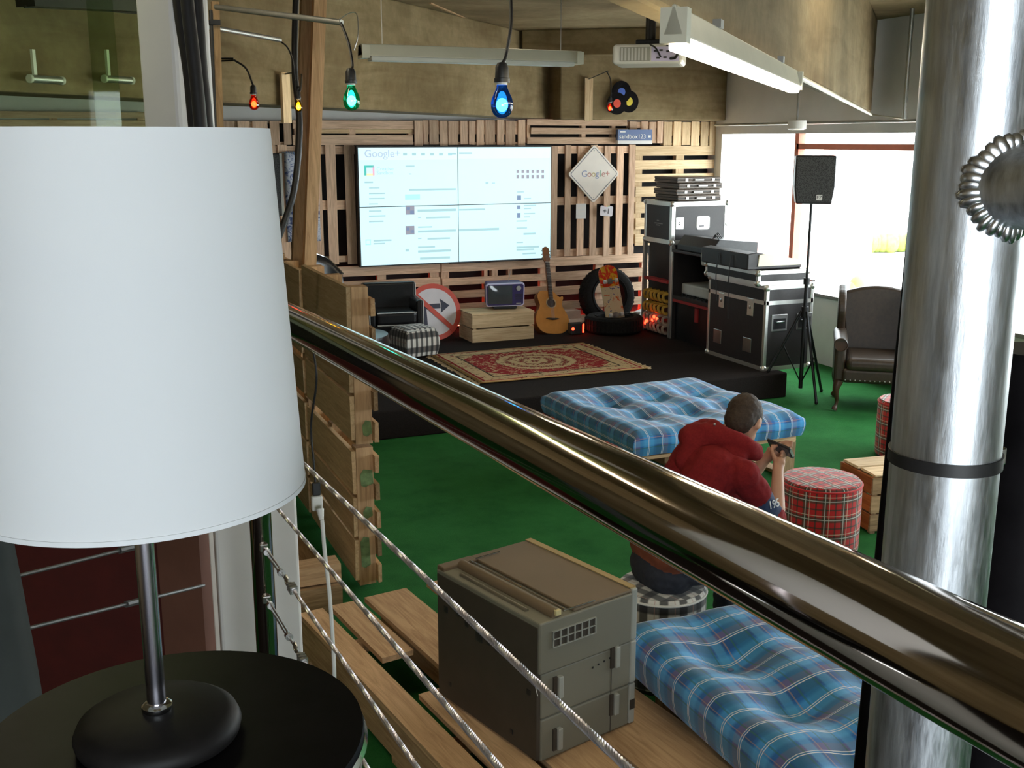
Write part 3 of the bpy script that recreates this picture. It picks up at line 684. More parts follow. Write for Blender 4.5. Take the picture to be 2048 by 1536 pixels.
# partition: three upright pallets stacked, seen nearly edge-on; local x = away from the hall, y = along, z = up
PX, PY0, PY1 = 1.45, 5.43, 7.75
def upright(label, y0, y1, z0, z1, ref, boards, mat='pine'):
    R = []; L = y1 - y0
    for zz0, zz1 in boards: R.append((-.112, -.09, y0 + .03, y1, zz0, zz1, 'palewood'))           # boards towards the viewer, paler wood standing in for light on them
    for yy in (y0 + .02, (y0 + y1) / 2, y1 - .12): R.append((-.09, .0, yy, yy + .09, z0, z1, mat, 'stringer'))
    zz = z0
    for k in range(5):
        h = (z1 - z0) / 5; R.append((.0, .022, y0 - .02 - .02 * random.random(), y1, z0 + k * h + .02, z0 + k * h + h - random.uniform(.03, .06), 'oldwood' if k % 2 else mat))
    return pallet(label, R, 'upright pallets of the partition', ref)
ref = (PX, PY0, 0)
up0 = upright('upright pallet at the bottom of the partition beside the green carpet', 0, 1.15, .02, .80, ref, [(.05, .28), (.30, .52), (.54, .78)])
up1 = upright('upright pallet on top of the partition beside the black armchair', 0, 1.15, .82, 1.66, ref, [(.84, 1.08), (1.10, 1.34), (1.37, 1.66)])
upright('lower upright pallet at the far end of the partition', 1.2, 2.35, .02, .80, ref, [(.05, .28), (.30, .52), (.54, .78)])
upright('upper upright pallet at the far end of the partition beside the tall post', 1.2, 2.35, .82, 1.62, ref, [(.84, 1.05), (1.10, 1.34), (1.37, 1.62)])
for par, z0, z1, x0, x1 in ((up1, .86, .95, -.05, -.002), (up0, .58, .68, -.07, -.002), (up0, .40, .47, -.06, -.01), (up0, .12, .30, -.08, -.03)):
    B().prism([(x0, z0 + .01), (x0 + .02, z0), (x1, z0 + .015), (x1 - .005, z1 - .01), (x0 + .015, z1), (x0 - .004, z1 - .03)], .0155, .0175).obj('paint_smear', 'green_smear', par)
# broken boards lying between partition and railing
t_ = thing('board_stack', 'rough dark boards leaning below the partition beside the wire ropes', 'boards', (1.18, 5.2, 0))
plank(t_, -.36, .02, .0, .16, 0, .15, 'oldwood', 'board'); plank(t_, -.32, .0, .18, .9, .0, .12, 'oldwood', 'board'); plank(t_, -.4, -.3, -.1, .5, .0, .32, 'pine', 'board'); plank(t_, -.30, .02, .02, .14, .16, .26, 'pine', 'board')
# low platform of pallets carrying the office printer
pf = math.radians(8); PZ = .22
t0 = on_z(598, 1226, PZ)
def flat_pallet(label, ref, rot, nx, L, Wd, H, boards, mat='pine'):
    t_ = thing('pallet', label, 'pallet', ref, rot, 'low platform pallets under the printer')
    for (u0, u1, v0, v1) in boards: plank(t_, u0, u1, v0, v1, H - .024, H, mat, 'plank')
    for u in (0.0, Wd / 2 - .05, Wd - .1): plank(t_, u, u + .1, -L, 0, .024, H - .024, mat, 'stringer')
    for v in (-.12, -L / 2, -L + .02): plank(t_, 0, Wd, v, v + .1, 0, .024, mat, 'bottom_board')
    return t_
flat_pallet('low pallet carrying the grey printer beside the wire ropes', (t0.x, t0.y, 0), pf, 0, 2.3, .93, PZ,
    [(0, .12, -2.3, 0), (.155, .30, -.62, -.0), (.155, .30, -2.3, -.98), (.335, .56, -2.28, .01), (.68, .93, -.42, .02), (.60, .93, -2.29, -1.2)])
# printer
pr0 = on_z(1085, 1530, PZ); pr_rot = math.radians(15)
t_ = thing('office_printer', 'beige office printer standing on end with its roller showing', 'printer', (pr0.x, pr0.y, PZ + .004), pr_rot)
w_, d2, h_ = .462, .65, .55
B().box(.0, w_ - .03, .012, d2, 0, h_ * .30).obj('lower_tray', 'printer_grey', t_, bev=.008)
B().box(.0, w_ - .03, .012, d2, h_ * .305, h_ * .62).obj('drawer_unit', 'printer_grey', t_, bev=.006)
B().box(-.012, w_ - .03, .006, d2, h_ * .625, h_ - .012).obj('upper_unit', 'printer_grey', t_, bev=.006)
B().box(-.016, .0, .016, d2 - .01, .01, h_ - .03).obj('side_plate', 'printer_dark', t_)
B().box(w_ - .03, w_, .01, d2, 0.0, h_ * .30).obj('edge_cover', 'printer_light', t_, bev=.006); B().box(w_ - .03, w_, .01, d2, h_ * .305, h_ * .62).obj('edge_cover', 'printer_light', t_, bev=.006); B().box(w_ - .03, w_, .01, d2, h_ * .625, h_).obj('edge_cover', 'printer_light', t_, bev=.006)
B().box(.15, w_ - .03, .012, d2, h_ - .012, h_).obj('top_cover', 'printer_dk2', t_, bev=.004)
B().box(w_ - .030, w_ - .001, .02, d2 + .001, h_, h_ + .004).obj('top_strip', 'printer_yellow', t_)
B().tube([(.075, .02, h_ - .005), (.075, d2 - .05, h_ - .005)], .022, 24).obj('roller', 'printer_dk2', t_, True)
B().tube([(.022, .12, h_ - .01), (.022, d2 - .12, h_ - .01)], .008, 14).obj('thin_roller', 'steel', t_, True)
B().tube([(.112, .02, h_ + .004), (.112, d2 - .05, h_ + .004)], .004, 10).obj('guide_rod', 'chrome', t_, True)
B().box(-.01, .12, .02, d2 - .05, h_ - .03, h_ - .014).obj('roller_well', 'printer_dark', t_)
B().box(-.01, .15, d2 - .05, d2, h_ - .03, h_ + .002).obj('end_block', 'printer_dk2', t_, bev=.004)
B().box(.065, .09, .010, .026, h_ - .005, h_ + .016).obj('gear_block', 'ink_yellow', t_, bev=.003)
B().tube([(.10, .014, h_ + .006), (.25, .014, h_ + .006)], .003, 8).obj('lever', 'chrome', t_, True)
B().tube([(.14, d2 - .05, h_ + .006), (.26, d2 - .05, h_ + .006)], .003, 8).obj('lever', 'chrome', t_, True)
# front details (face y = 0)
vf = B()
for k in range(7): vf.box(.045 + k * .033, .049 + k * .033, -.001, .010, h_ - .115, h_ - .055)
for z in (.055, .085, .115): vf.box(.045, .247, -.001, .010, h_ - z - .001, h_ - z + .002)
vf.obj('vent_grille', 'printer_light', t_)
B().box(.045, .245, .004, .0075, h_ - .115, h_ - .055).obj('vent_recess', 'printer_dark', t_)
for x, z in ((.07, h_ * .42), (.345, h_ * .48), (.345, h_ * .13), (.07, h_ * .05)):
    B().box(x, x + .022, -.006, .014, z, z + .085).obj('latch', 'printer_light', t_, bev=.004); B().box(x - .016, x, .004, .0128, z, z + .085).obj('latch_recess', 'printer_dark', t_)
for k in range(4): B().box(.24 + k * .028, .246 + k * .028, .009, .0125, h_ * .53 + k * .004, h_ * .53 + .006 + k * .004).obj('indicator', 'black_plastic', t_)
for k in range(6): B().box(w_ - .028 + k * .0045, w_ - .026 + k * .0045, .007, .0105, .06, .10).obj('rib', 'printer_dark', t_)
for z, x in ((h_ * .70, .012), (h_ * .42, .034), (h_ * .15, .02)):
    B().box(.335, .337, .0095, .0122, z - .08, z + .06).obj('seam', 'printer_dark', t_)
bt = B()
for k, (y, z, s) in enumerate(((.5, .40, .008), (.44, .38, .01), (.36, .36, .02), (.30, .355, .006), (.25, .35, .009), (.19, .345, .011), (.12, .34, .009), (.06, .26, .01), (.58, .39, .012), (.56, .08, .008), (.16, .06, .008))):
    bt.box(-.019, -.014, y - s, y + s, z - s, z + s)
bt.obj('side_screws', 'black_plastic', t_)
B().tube(bez([(-.012, .03, h_ * .62), (-.02, .02, h_ * .56), (-.012, .015, h_ * .48)], 6), .0015, 6).obj('loose_wire', 'white_plastic', t_, True)
# ================================================================== mattresses, stools
def mattress(name, label, cx, cy, rot, LX, LY, z0, th, tufts, mat='blue_plaid', dep=.06, group='blue plaid mattresses', du=0, swap=False):
    t_ = thing(name, label, 'mattress', (cx, cy, z0), rot, group)
    st = .035; nx = int((LX + 2 * th) / st); ny = int((LY + 2 * th) / st); r_ = .055
    def f(i, j):
        a = -LX / 2 - th + (LX + 2 * th) * i / (nx - 1); b_ = -LY / 2 - th + (LY + 2 * th) * j / (ny - 1)
        ea, eb = max(0, abs(a) - LX / 2), max(0, abs(b_) - LY / 2); e = max(ea, eb)
        x = max(-LX / 2, min(LX / 2, a)); y = max(-LY / 2, min(LY / 2, b_)); z = th - e
        # rounded rim
        ia, ib = LX / 2 - abs(x), LY / 2 - abs(y)
        k = min(1, ia / r_), min(1, ib / r_)
        z -= (1 - math.sqrt(max(0, 1 - (1 - k[0]) ** 2))) * r_ * .7 * (e == 0) + (1 - math.sqrt(max(0, 1 - (1 - k[1]) ** 2))) * r_ * .7 * (e == 0)
        if e > 0:
            bl = .022 * math.sin(PI * min(1, max(0, z / th)))
            if ea > 0: x += math.copysign(bl, x)
            if eb > 0: y += math.copysign(bl, y)
            if ea > 0 or eb > 0: z = min(z, th - r_ * .7 if True else z) if z > th - r_ * .7 else z
            z += .006 * math.sin(x * 9) * math.sin(y * 7)
        else:
            q = 0
            for (tx, ty) in tufts:
                dx_, dy_ = x - tx, y - ty; q = max(q, math.exp(-(dx_ * dx_ + dy_ * dy_) / .018) * 1.0, .62 * math.exp(-dx_ * dx_ / .007) * math.exp(-dy_ * dy_ / .09), .42 * math.exp(-dy_ * dy_ / .006) * math.exp(-dx_ * dx_ / .06))
            z -= dep * q; z += .012 * math.sin(x * 6 + 1) * math.sin(y * 5)
        return (x, y, max(z, 0))
    def uvf(i, j):
        a = -LX / 2 - th + (LX + 2 * th) * i / (nx - 1); b_ = -LY / 2 - th + (LY + 2 * th) * j / (ny - 1)
        return (b_ + du, a) if swap else (a + du, b_)
    bb = B(); bb.grid(f, nx, ny, uvf=uvf)
    m_ = bb.obj('cushion', mat, t_, True, ang=2.5)
    sm = m_.modifiers.new('smooth', 'SMOOTH'); sm.factor = .6; sm.iterations = 3
    for (tx, ty) in tufts: B().ball((tx, ty, th - dep * 1.02), (.014, .014, .006)).obj('tuft_button', 'sign_blue', t_, True)
    return t_
def base_pallets(label, cx, cy, rot, LX, LY, H):
    t_ = thing('pallet', label, 'pallet', (cx, cy, 0), rot, 'pallet bases under the mattresses')
    n = max(5, int(LY / .17))
    for k in range(n):
        y0 = -LY / 2 + k * LY / n; plank(t_, -LX / 2, LX / 2, y0, y0 + LY / n - .05, H - .022, H, 'pine')
    for x in (-LX / 2, -.05, LX / 2 - .1):
        for y in (-LY / 2, -.06, LY / 2 - .12): plank(t_, x, x + .1, y, y + .12, .022, H - .044, 'oldwood', 'block')
        plank(t_, x, x + .1, -LY / 2, LY / 2, H - .044, H - .022, 'pine', 'stringer'); plank(t_, x, x + .1, -LY / 2, LY / 2, 0, .022, 'oldwood', 'bottom_board')
    return t_
fr = math.radians(2)
base_pallets('pallet base under the far mattress before the stage', 4.12, 6.88, fr, 1.36, 1.32, .30)
mattress('plaid_mattress', 'blue plaid tufted mattress beyond the seated person, before the stage', 4.12, 6.88, fr, 1.40, 1.38, .302, .185, [(x, y) for x in (-.36, .02, .40) for y in (-.22, .22)], dep=.09)
base_pallets('pallet base under the near mattress beside the printer', 2.76, 2.92, 0, 1.24, 1.36, .26)
mattress('plaid_mattress', 'blue plaid tufted mattress in the foreground beside the printer', 2.72, 2.92, 0, 1.42, 1.50, .262, .20, [(x, y) for x in (-.42, .0, .44) for y in (-.45, -.05, .38)], dep=.10, du=.3, swap=True)
def stool(label, x, y, R, H, mat, group, name='round_stool', k=1.0):
    t_ = thing(name, label, 'stool', (x, y, 0), random.uniform(0, 1), group)
    n = 48; prof = [(R * .98, .02), (R, .05), (R * 1.01, H * .5), (R * 1.0, H - .035), (R * .985, H - .012), (R * .94, H)]
    bb = B(); per = 2 * PI * R
    def uvf(i, j): return (per * i / n * k, prof[j][1] * k)
    bb.grid(lambda i, j: (prof[j][0] * math.cos(2 * PI * i / n), prof[j][0] * math.sin(2 * PI * i / n), prof[j][1]), n, len(prof), True, uvf)
    bb.obj('side_cover', mat, t_, True)
    bb = B(); rr = [.94, .8, .55, .3, .02]
    def g(i, j): a = 2 * PI * i / n; return (R * rr[j] * math.cos(a), R * rr[j] * math.sin(a), H + .012 * (1 - rr[j] ** 2))
    bb.grid(g, n, 5, True, lambda i, j: (g(i, j)[0] * k, g(i, j)[1] * k)); bb.obj('seat_cover', mat, t_, True)
    B().tube([(R * 1.0 * math.cos(2 * PI * q / n), R * 1.0 * math.sin(2 * PI * q / n), H - .02) for q in range(n)], .006, 6, closed=True).obj('piping', mat, t_, True)
    B().lathe([(R * .96, 0), (R * .96, .02)], 40).obj('base_ring', 'black_plastic', t_, True)
    return t_
sp0 = on_z(1645, 955, .45)
stool('red tartan drum stool beside the seated person', sp0.x - .03, sp0.y - .03, .232, .46, 'red_tartan', 'red tartan stools')
stool('red tartan drum stool farther back, half hidden by the aluminium column', 5.93, 6.34, .22, .45, 'red_tartan', 'red tartan stools')
stool('black and white checked stool under the seated person', 2.37, 3.96, .20, .45, 'check_plaid', 'checked stools')
# wooden crate between the stool and the column
cc = on_z(1745, 1062, 0)
t_ = thing('wooden_crate', 'worn orange-brown wooden crate behind the tartan stool', 'crate', (cc.x + .20, cc.y + .11, 0), math.radians(-8))
for z in (.02, .14, .26):
    for y in (-.19, .175): plank(t_, -.24, .24, y, y + .015, z, z + .105, 'oldwood', 'slat')
    for x in (-.24, .225): plank(t_, x, x + .015, -.175, .175, z, z + .105, 'crate', 'slat')
for x in (-.225, .195):
    for y in (-.175, .145): plank(t_, x, x + .03, y, y + .03, 0, .37, 'oldwood', 'corner_post')
plank(t_, -.225, .225, -.17, .17, .02, .032, 'oldwood', 'bottom_board')
plank(t_, -.23, .20, .0, .17, .372, .386, 'palewood', 'lid_board'); plank(t_, -.22, .21, -.185, -.02, .372, .384, 'palewood', 'lid_board')
# usb cable hanging from the rail
t_ = thing('usb_cable', 'thin black lead joined to a white USB extension hanging behind the ropes', 'cable', on_x(632, 965, .428)); o_ = t_.location.copy()
q = lambda x, y: on_x(x, y, .428) - o_
B().tube(bez([q(625, 690), q(633, 760), q(622, 850), q(628, 930), q(631, 968)], 8), .0022, 6).obj('black_lead', 'black_plastic', t_, True)
B().box(-.008, .008, -.005, .005, -.026, 0).obj('black_plug', 'black_plastic', t_, bev=.002)
B().box(-.011, .011, -.007, .007, -.058, -.027).obj('white_plug', 'white_plastic', t_, bev=.004, seg=3); B().tube([q(640, 1018), q(643, 1040)], [.008, .0045], 10).obj('strain_relief', 'white_plastic', t_, True)
B().tube(bez([q(644, 1040), q(650, 1110), q(660, 1200), q(668, 1330), q(668, 1400)], 8), .004, 8).obj('white_lead', 'white_plastic', t_, True)
# tall leaning post at the partition and the thick black cable beside it
t_ = thing('tall_post', 'tall leaning timber post rising from the partition to the ceiling', 'post', (PX - .16, 7.3, 1.0)); o_ = t_.location.copy()
a, b_ = on_y(600, 690, 7.25), on_y(627, -40, 7.25)
d = (b_ - a).normalized(); b_ = a + d * ((CZ - .01 - a.z) / d.z); a = a - d * .3
side = Vector((_cy, -_sy, 0))
B().bar(a - o_ - side * .035, b_ - o_ - side * .035, .06, .08, (1, 0, 0)).obj('red_stringer', 'oldwood_z', t_)
B().bar(a - o_ + side * .035 + Vector((0, -.03, 0)), b_ - o_ + side * .035 + Vector((0, -.03, 0)), .075, .08, (1, 0, 0)).obj('grey_stringer', 'pine_z', t_)
tag(B().tube(bez([at_d(594, -60, 5.6), at_d(590, 60, 5.6), at_d(590, 150, 5.6), at_d(599, 250, 5.6), at_d(590, 370, 5.6), at_d(570, 440, 5.6), at_d(548, 500, 5.6)], 10), .017, 10).obj('thick_cable', 'black_plastic', None, True), 'thick black cable dropping from the ceiling beside the tall post', 'cable')
# black drape cables on the white column
for k, (x0, x1, x2, w_) in enumerate(((376, 396, 408, 'middle'), (394, 408, 418, 'right'), (360, 384, 400, 'left'))):
    dd = 2.72 + .05 * k
    tag(B().tube(bez([at_d(x0 - 8, -80, dd), at_d(x0, 20, dd), at_d(x1 - 6, 140, dd), at_d(x1 + 4, 240, dd), at_d(x2 + 6, 420, dd), at_d(x2 + 14, 640, dd)], 8), .017, 10).obj('hanging_cable', 'black_plastic', None, True), w_ + ' one of the thick black cables hanging on the white column', 'cable', 'black cables on the white column')
# ================================================================== stage and the pallet wall behind it
SZ = .24
struct(B().box(1.62, 6.29, 8.33, YW - .01, 0, SZ).obj('floor_stage', 'stage_carpet', bev=.012))
YF = 11.76
def wall_pallet(label, fronts, backs, group='pallets on the back wall', mat='wallpine', back_mat='oldwood', yf=YF, deep=None):
    xs = [on_y(f[0], 400, yf).x for f in fronts] + [on_y(f[1], 400, yf).x for f in fronts]
    ref = Vector((sum(xs) / len(xs), yf, on_y(fronts[0][0], max(f[3] for f in fronts), yf).z))
    t_ = thing('wall_pallet', label, 'pallet', ref, 0, group)
    def add(f, y0, y1, m, nm):
        px0, px1, py0, py1 = f[:4]; pm, qm = (px0 + px1) / 2, (py0 + py1) / 2
        x0, x1 = on_y(px0, qm, yf).x, on_y(px1, qm, yf).x; z1, z0 = on_y(pm, py0, yf).z, on_y(pm, py1, yf).z
        plank(t_, x0 - ref.x, x1 - ref.x, y0 - yf, y1 - yf, z0 - ref.z, z1 - ref.z, f[4] if len(f) > 4 else m, nm)
    for f in fronts: dy = random.uniform(-.006, .006); add(f, yf + dy, yf + .022 + dy, mat, 'plank')
    for f in backs: add(f, yf + .026, yf + .10, mat, 'stringer')
    return t_
v = lambda lst, y0, y1: [(a, c, y0 + random.uniform(-1.5, 1.5), y1 + random.uniform(-1.5, 1.5)) for a, c in lst]
wall_pallet('pallet of upright boards at the far left top of the back wall', v([(300, 326), (332, 352), (358, 384), (392, 412), (418, 440), (446, 470), (476, 500), (506, 536)], 242, 292), [(300, 536, 243, 260), (300, 536, 284, 291)])
wall_pallet('pallet of long horizontal boards behind the glass at the upper left', [(-90, 292, 223, 236), (-90, 292, 240, 257), (-90, 292, 262, 280)], [(-90, -70, 224, 280), (100, 116, 224, 280), (276, 292, 224, 280)])
wall_pallet('short pallet of two wide upright boards left of the tall post', v([(541, 559), (568, 583)], 241, 290), [(541, 583, 242, 247), (541, 583, 284, 290)])
wall_pallet('pallet of long horizontal boards above the video wall left half', [(586, 827, 241, 258), (586, 826, 270, 290)], [(590, 600, 242, 288), (700, 712, 242, 288), (818, 827, 242, 288), (590, 826, 259, 267, 'palewood')])
wall_pallet('pallet of close upright boards above the middle of the video wall', v([(829, 845), (847, 857), (859, 877), (880, 895), (897, 917), (921, 935), (938, 950), (954, 968), (971, 990), (994, 1008), (1012, 1030), (1037, 1051)], 241, 290), [(829, 1051, 242, 268), (829, 1051, 284, 289)])
wall_pallet('pallet of horizontal boards above the diamond sign', [(1055, 1255, 239, 251), (1062, 1255, 256, 268), (1055, 1255, 275, 288)], [(1056, 1062, 242, 286), (1165, 1173, 242, 286), (1225, 1233, 242, 286)])
wall_pallet('small pallet of upright boards behind the blue sandbox sign', v([(1260, 1275), (1283, 1296), (1299, 1312), (1315, 1326)], 243, 287), [(1260, 1326, 244, 256), (1260, 1326, 280, 286)])
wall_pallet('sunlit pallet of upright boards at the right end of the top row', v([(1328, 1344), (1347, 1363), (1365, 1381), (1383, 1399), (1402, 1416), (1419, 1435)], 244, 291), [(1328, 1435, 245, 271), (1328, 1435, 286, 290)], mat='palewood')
wall_pallet('tall pallet of upright boards left of the video wall', v([(536, 556), (560, 578), (598, 616), (628, 645), (655, 674), (692, 711)], 291, 528), [(536, 712, 292, 309), (536, 712, 402, 421), (536, 712, 515, 527)])
wall_pallet('tall pallet of upright boards behind the diamond sign', v([(1101, 1114), (1130, 1142), (1155, 1168), (1181, 1194), (1208, 1220), (1233, 1246), (1257, 1269)], 291, 512), [(1103, 1269, 292, 307), (1103, 1269, 393, 409), (1103, 1269, 497, 511)])
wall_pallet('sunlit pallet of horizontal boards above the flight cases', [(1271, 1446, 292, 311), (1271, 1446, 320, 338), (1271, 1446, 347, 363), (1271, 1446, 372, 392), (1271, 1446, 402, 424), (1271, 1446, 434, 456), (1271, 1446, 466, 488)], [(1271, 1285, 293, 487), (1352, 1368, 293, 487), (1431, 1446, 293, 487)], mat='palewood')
hb = lambda x0, x1, ys: [(x0, x1, a, c) for a, c in ys]
wall_pallet('low pallet of horizontal boards under the left half of the video wall', hb(600, 881, [(531, 551), (561, 579), (591, 608), (620, 638), (650, 668)]), [(600, 616, 532, 667), (757, 775, 532, 667), (863, 880, 532, 667)])
wall_pallet('low pallet of horizontal boards behind the small television', hb(884, 1096, [(524, 540), (552, 566), (578, 592), (603, 617), (629, 645), (656, 668)]), [(884, 900, 525, 667), (970, 977, 525, 667), (985, 997, 525, 667), (1018, 1026, 525, 667), (1082, 1096, 525, 667)])
wall_pallet('low pallet of horizontal boards behind the standing tyre', hb(1098, 1297, [(511, 528), (540, 557), (569, 585), (598, 614), (628, 645), (655, 668)]), [(1098, 1113, 512, 667), (1192, 1208, 512, 667), (1284, 1297, 512, 667)])
# red light strips glowing behind the low pallets
for px0, px1, lab in ((640, 870, 'red light strip glowing behind the low pallet beside the round sign'), (890, 1090, 'red light strip glowing behind the low pallet beside the television'), (1110, 1290, 'red light strip glowing behind the low pallet beside the tyre')):
    a, c = on_y(px0, 655, YF + .12), on_y(px1, 655, YF + .12)
    t_ = thing('red_light_strip', lab, 'light strip', (a.x, YF + .125, SZ + .01), 0, 'red light strips')
    B().box(0, c.x - a.x, -.012, .012, 0, .02).obj('profile', 'black_plastic', t_); B().box(0, c.x - a.x, -.008, .008, .02, .03).obj('diode_line', 'red_strip', t_)
# ------------------------------------------------------------------ video wall
VY = 11.64
q0, q1 = on_y(713, 292, VY), on_y(1102, 518, VY)
vx0, vx1, vz0, vz1 = q0.x, q1.x, q1.z, on_y(908, 291, VY).z
mw, mh = (vx1 - vx0) / 2, (vz1 - vz0) / 2
VL = {(0, 1): 'upper left monitor of the video wall, showing a page heading', (1, 1): 'upper right monitor of the video wall, showing rows of tiny portraits', (0, 0): 'lower left monitor of the video wall, showing two photo posts', (1, 0): 'lower right monitor of the video wall, beside the guitar neck'}
def vw(px, py): p = on_y(px, py, VY); return p.x, p.z
mons = {}
for (i, j), lab in VL.items():
    x0, z0 = vx0 + i * mw, vz0 + j * mh
    t_ = thing('monitor', lab, 'monitor', (x0 + mw / 2, VY, z0), 0, 'four monitors of the video wall'); mons[i, j] = t_
    B().box(-mw / 2 + .001, mw / 2 - .001, .004, .09, .001, mh - .001).obj('housing', 'black_plastic', t_)
    scr = B().box(-mw / 2 + (.016 if i == 0 else .004), mw / 2 - (.012 if i == 1 else .004), 0, .005, .016 if j == 0 else .004, mh - (.020 if j == 1 else .004)).obj('screen', 'screen_white', t_)
    mons[i, j] = (t_, scr, x0 + mw / 2, z0)
def on_scr(name, mat, rects, y=-.0015):
    """rects in photo pixels on the screen plane, split onto the monitors"""
    groups = {}
    for (px0, py0, px1, py1) in rects:
        x0, z1 = vw(px0, py0); x1, z0 = vw(px1, py1); xc, zc_ = (x0 + x1) / 2, (z0 + z1) / 2
        k = (1 if xc > vx0 + mw else 0, 1 if zc_ > vz0 + mh else 0); groups.setdefault(k, []).append((x0, x1, z0, z1))
    for k, rs_ in groups.items():
        t_, scr, ox, oz = mons[k]; bb = B()
        for x0, x1, z0, z1 in rs_:
            bb.box(x0 - ox, x1 - ox, y, .001, z0 - oz, z1 - oz)
            if name != 'text_lines': bb.obj(name, mat, scr); bb = B()
        if name == 'text_lines': stuff(bb.obj(name, mat, scr))
on_scr('header_band', 'scr_top', [(717, 297, 914, 319), (917, 297, 1100, 316)], -.0006)
on_scr('logo_mark', 'scr_teal', [(728, 331, 733, 351), (728, 331, 748, 335)]); on_scr('logo_mark', 'scr_pink', [(745, 332, 749, 351)]); on_scr('logo_mark', 'scr_yellow', [(733, 347, 746, 351)])
def scr_text(body, px, py, size, mat='scr_grey'):
    x, z = vw(px, py); k = (1 if x > vx0 + mw else 0, 1 if z > vz0 + mh else 0); t_, scr, ox, oz = mons[k]
    text(None, body, size, 'text', mat, scr, T(x - ox, -.0018, z - oz) @ FRONT, .0006, 'LEFT')
scr_text('Google+', 728, 308, .115, 'scr_dark2'); scr_text('Creative', 753, 338, .055, 'scr_grey'); scr_text('Sandbox', 753, 346, .055, 'scr_grey')
on_scr('button', 'scr_blue', [(810, 389, 840, 399)])
on_scr('photo', 'scr_photo', [(811, 411, 829, 429), (811, 452, 829, 469)]); on_scr('photo', 'scr_dark', [(813, 414, 820, 420), (820, 421, 828, 428), (813, 455, 819, 461), (821, 460, 828, 466), (1034, 391, 1042, 400), (1034, 411, 1041, 418), (1034, 426, 1041, 436)])
on_scr('portrait_row', 'scr_photo', [(1033 + k * 10, 340, 1038 + k * 10, 346) for k in range(6)] + [(1033 + k * 10, 350, 1038 + k * 10, 357) for k in range(6)])
random.seed(3)
L_ = [(729, 363, 746, 366)] + [(738, y, 738 + random.randint(14, 34), y + 2) for y in (375, 386, 396, 407, 421, 431, 442)] + [(811, 331, 829, 334), (818, 347, 823, 349), (818, 378, 912, 380)]
L_ += [(835, 419, 912, 422), (918, 418, 970, 420), (836, 434, 842, 436), (852, 434, 900, 436), (836, 453, 864, 455), (836, 461, 912, 463), (918, 458, 998, 460), (836, 476, 843, 478), (855, 476, 900, 478), (836, 493, 870, 495), (836, 501, 902, 503), (840, 515, 900, 517), (747, 480, 783, 482), (747, 486, 770, 488), (811, 498, 818, 503)]
L_ += [(1048, 396, 1062, 398), (1034, 383, 1048, 385), (1048, 410, 1072, 412), (1048, 416, 1062, 418), (1048, 426, 1070, 428), (1048, 433, 1060, 435), (1033, 441, 1054, 443), (1033, 455, 1054, 457), (1047, 466, 1071, 469), (1033, 484, 1046, 486), (1033, 493, 1078, 495), (1033, 498, 1068, 500), (1045, 506, 1071, 508), (971, 364, 977, 368), (984, 365, 990, 367)]
L_ += [(806 + k * 18, 306, 814 + k * 18, 311) for k in range(6)] + [(898, 306, 912, 309), (918, 305, 944, 308)]
on_scr('text_lines', 'scr_grey', L_)
on_scr('icon', 'scr_blue', [(731, 479, 742, 481), (731, 488, 742, 490), (731, 479, 733, 490), (740, 479, 742, 490)])
random.seed(11)
# ------------------------------------------------------------------ signs on the wall
c = on_y(1188, 348, 11.70); s_ = (on_y(1238, 348, 11.70).x - on_y(1138, 348, 11.70).x) / math.sqrt(2)
t_ = thing('diamond_sign', 'white diamond sign with a coloured wordmark on the pallets', 'sign', c)
R45 = Matrix.Rotation(PI / 4, 4, 'Y') @ Matrix.Scale(1.03, 4)
B().prism(rrect(s_, s_, .03), 0, .02, R45).obj('board', 'diamond_face', t_)
bb = B(); a_ = rrect(s_ - .035, s_ - .035, .025); b2 = rrect(s_ - .05, s_ - .05, .02)
va = [bb.bm.verts.new(R45 @ Vector((x, -.0015, z))) for x, z in a_]; vb = [bb.bm.verts.new(R45 @ Vector((x, -.0015, z))) for x, z in b2]
for k in range(len(va)): k2 = (k + 1) % len(va); bb.bm.faces.new((va[k], va[k2], vb[k2], vb[k]))
bb.obj('border_line', 'sign_grey', t_)
x_ = -.165
for ch, mt, adv in (('G', 'ink_blue', .082), ('o', 'ink_red', .058), ('o', 'ink_yellow', .058), ('g', 'ink_blue', .058), ('l', 'ink_green', .028), ('e', 'ink_red', .055), ('+', 'ink_red', .05)):
    text(None, ch, .105, 'letter', mt, t_, T(x_, -.002, .0) @ FRONT, .0008, 'LEFT'); x_ += adv * .93
for x in (-.0,):
    B().ball((0, -.001, s_ * .58), .006).obj('screw', 'steel', t_, True); B().ball((0, -.001, -s_ * .58), .006).obj('screw', 'steel', t_, True)
c = on_y(1162, 437, 11.73)
t_ = thing('paper_note', 'small white paper note left below the diamond sign', 'note', c)
B().box(-.066, .066, 0, .004, 0, .175).obj('sheet', 'paper', t_)
bb = B(); [bb.box(-.05, .05 - .02 * (k % 3), -.001, .0, .03 + k * .017, .034 + k * .017) for k in range(7)]; bb.obj('print', 'diamond_face', t_)
c = on_y(1213, 422, 11.72)
t_ = thing('plus_one_placard', 'small tilted white placard reading +1 below the diamond sign', 'placard', c, (0, math.radians(5), 0))
B().prism(rrect(.17, .12, .02), 0, .008).obj('card', 'sign_white', t_)
for k, mt in enumerate(('ink_blue', 'lab_red', 'lab_yellow', 'ink_green')): B().box(-.06 + k * .025, -.037 + k * .025, -.001, 0, .052, .06).obj('colour_bar', mt, t_)
text(None, '+1', .085, 'lettering', 'ink', t_, T(0, -.002, -.004) @ FRONT)
q0, q1 = on_y(1236, 259, 11.66), on_y(1304, 288, 11.66)
t_ = thing('wall_sign', 'blue-grey box sign with white lettering above the flight cases', 'sign', ((q0.x + q1.x) / 2, 11.66, q1.z))
w_, h_ = q1.x - q0.x, q0.z - q1.z
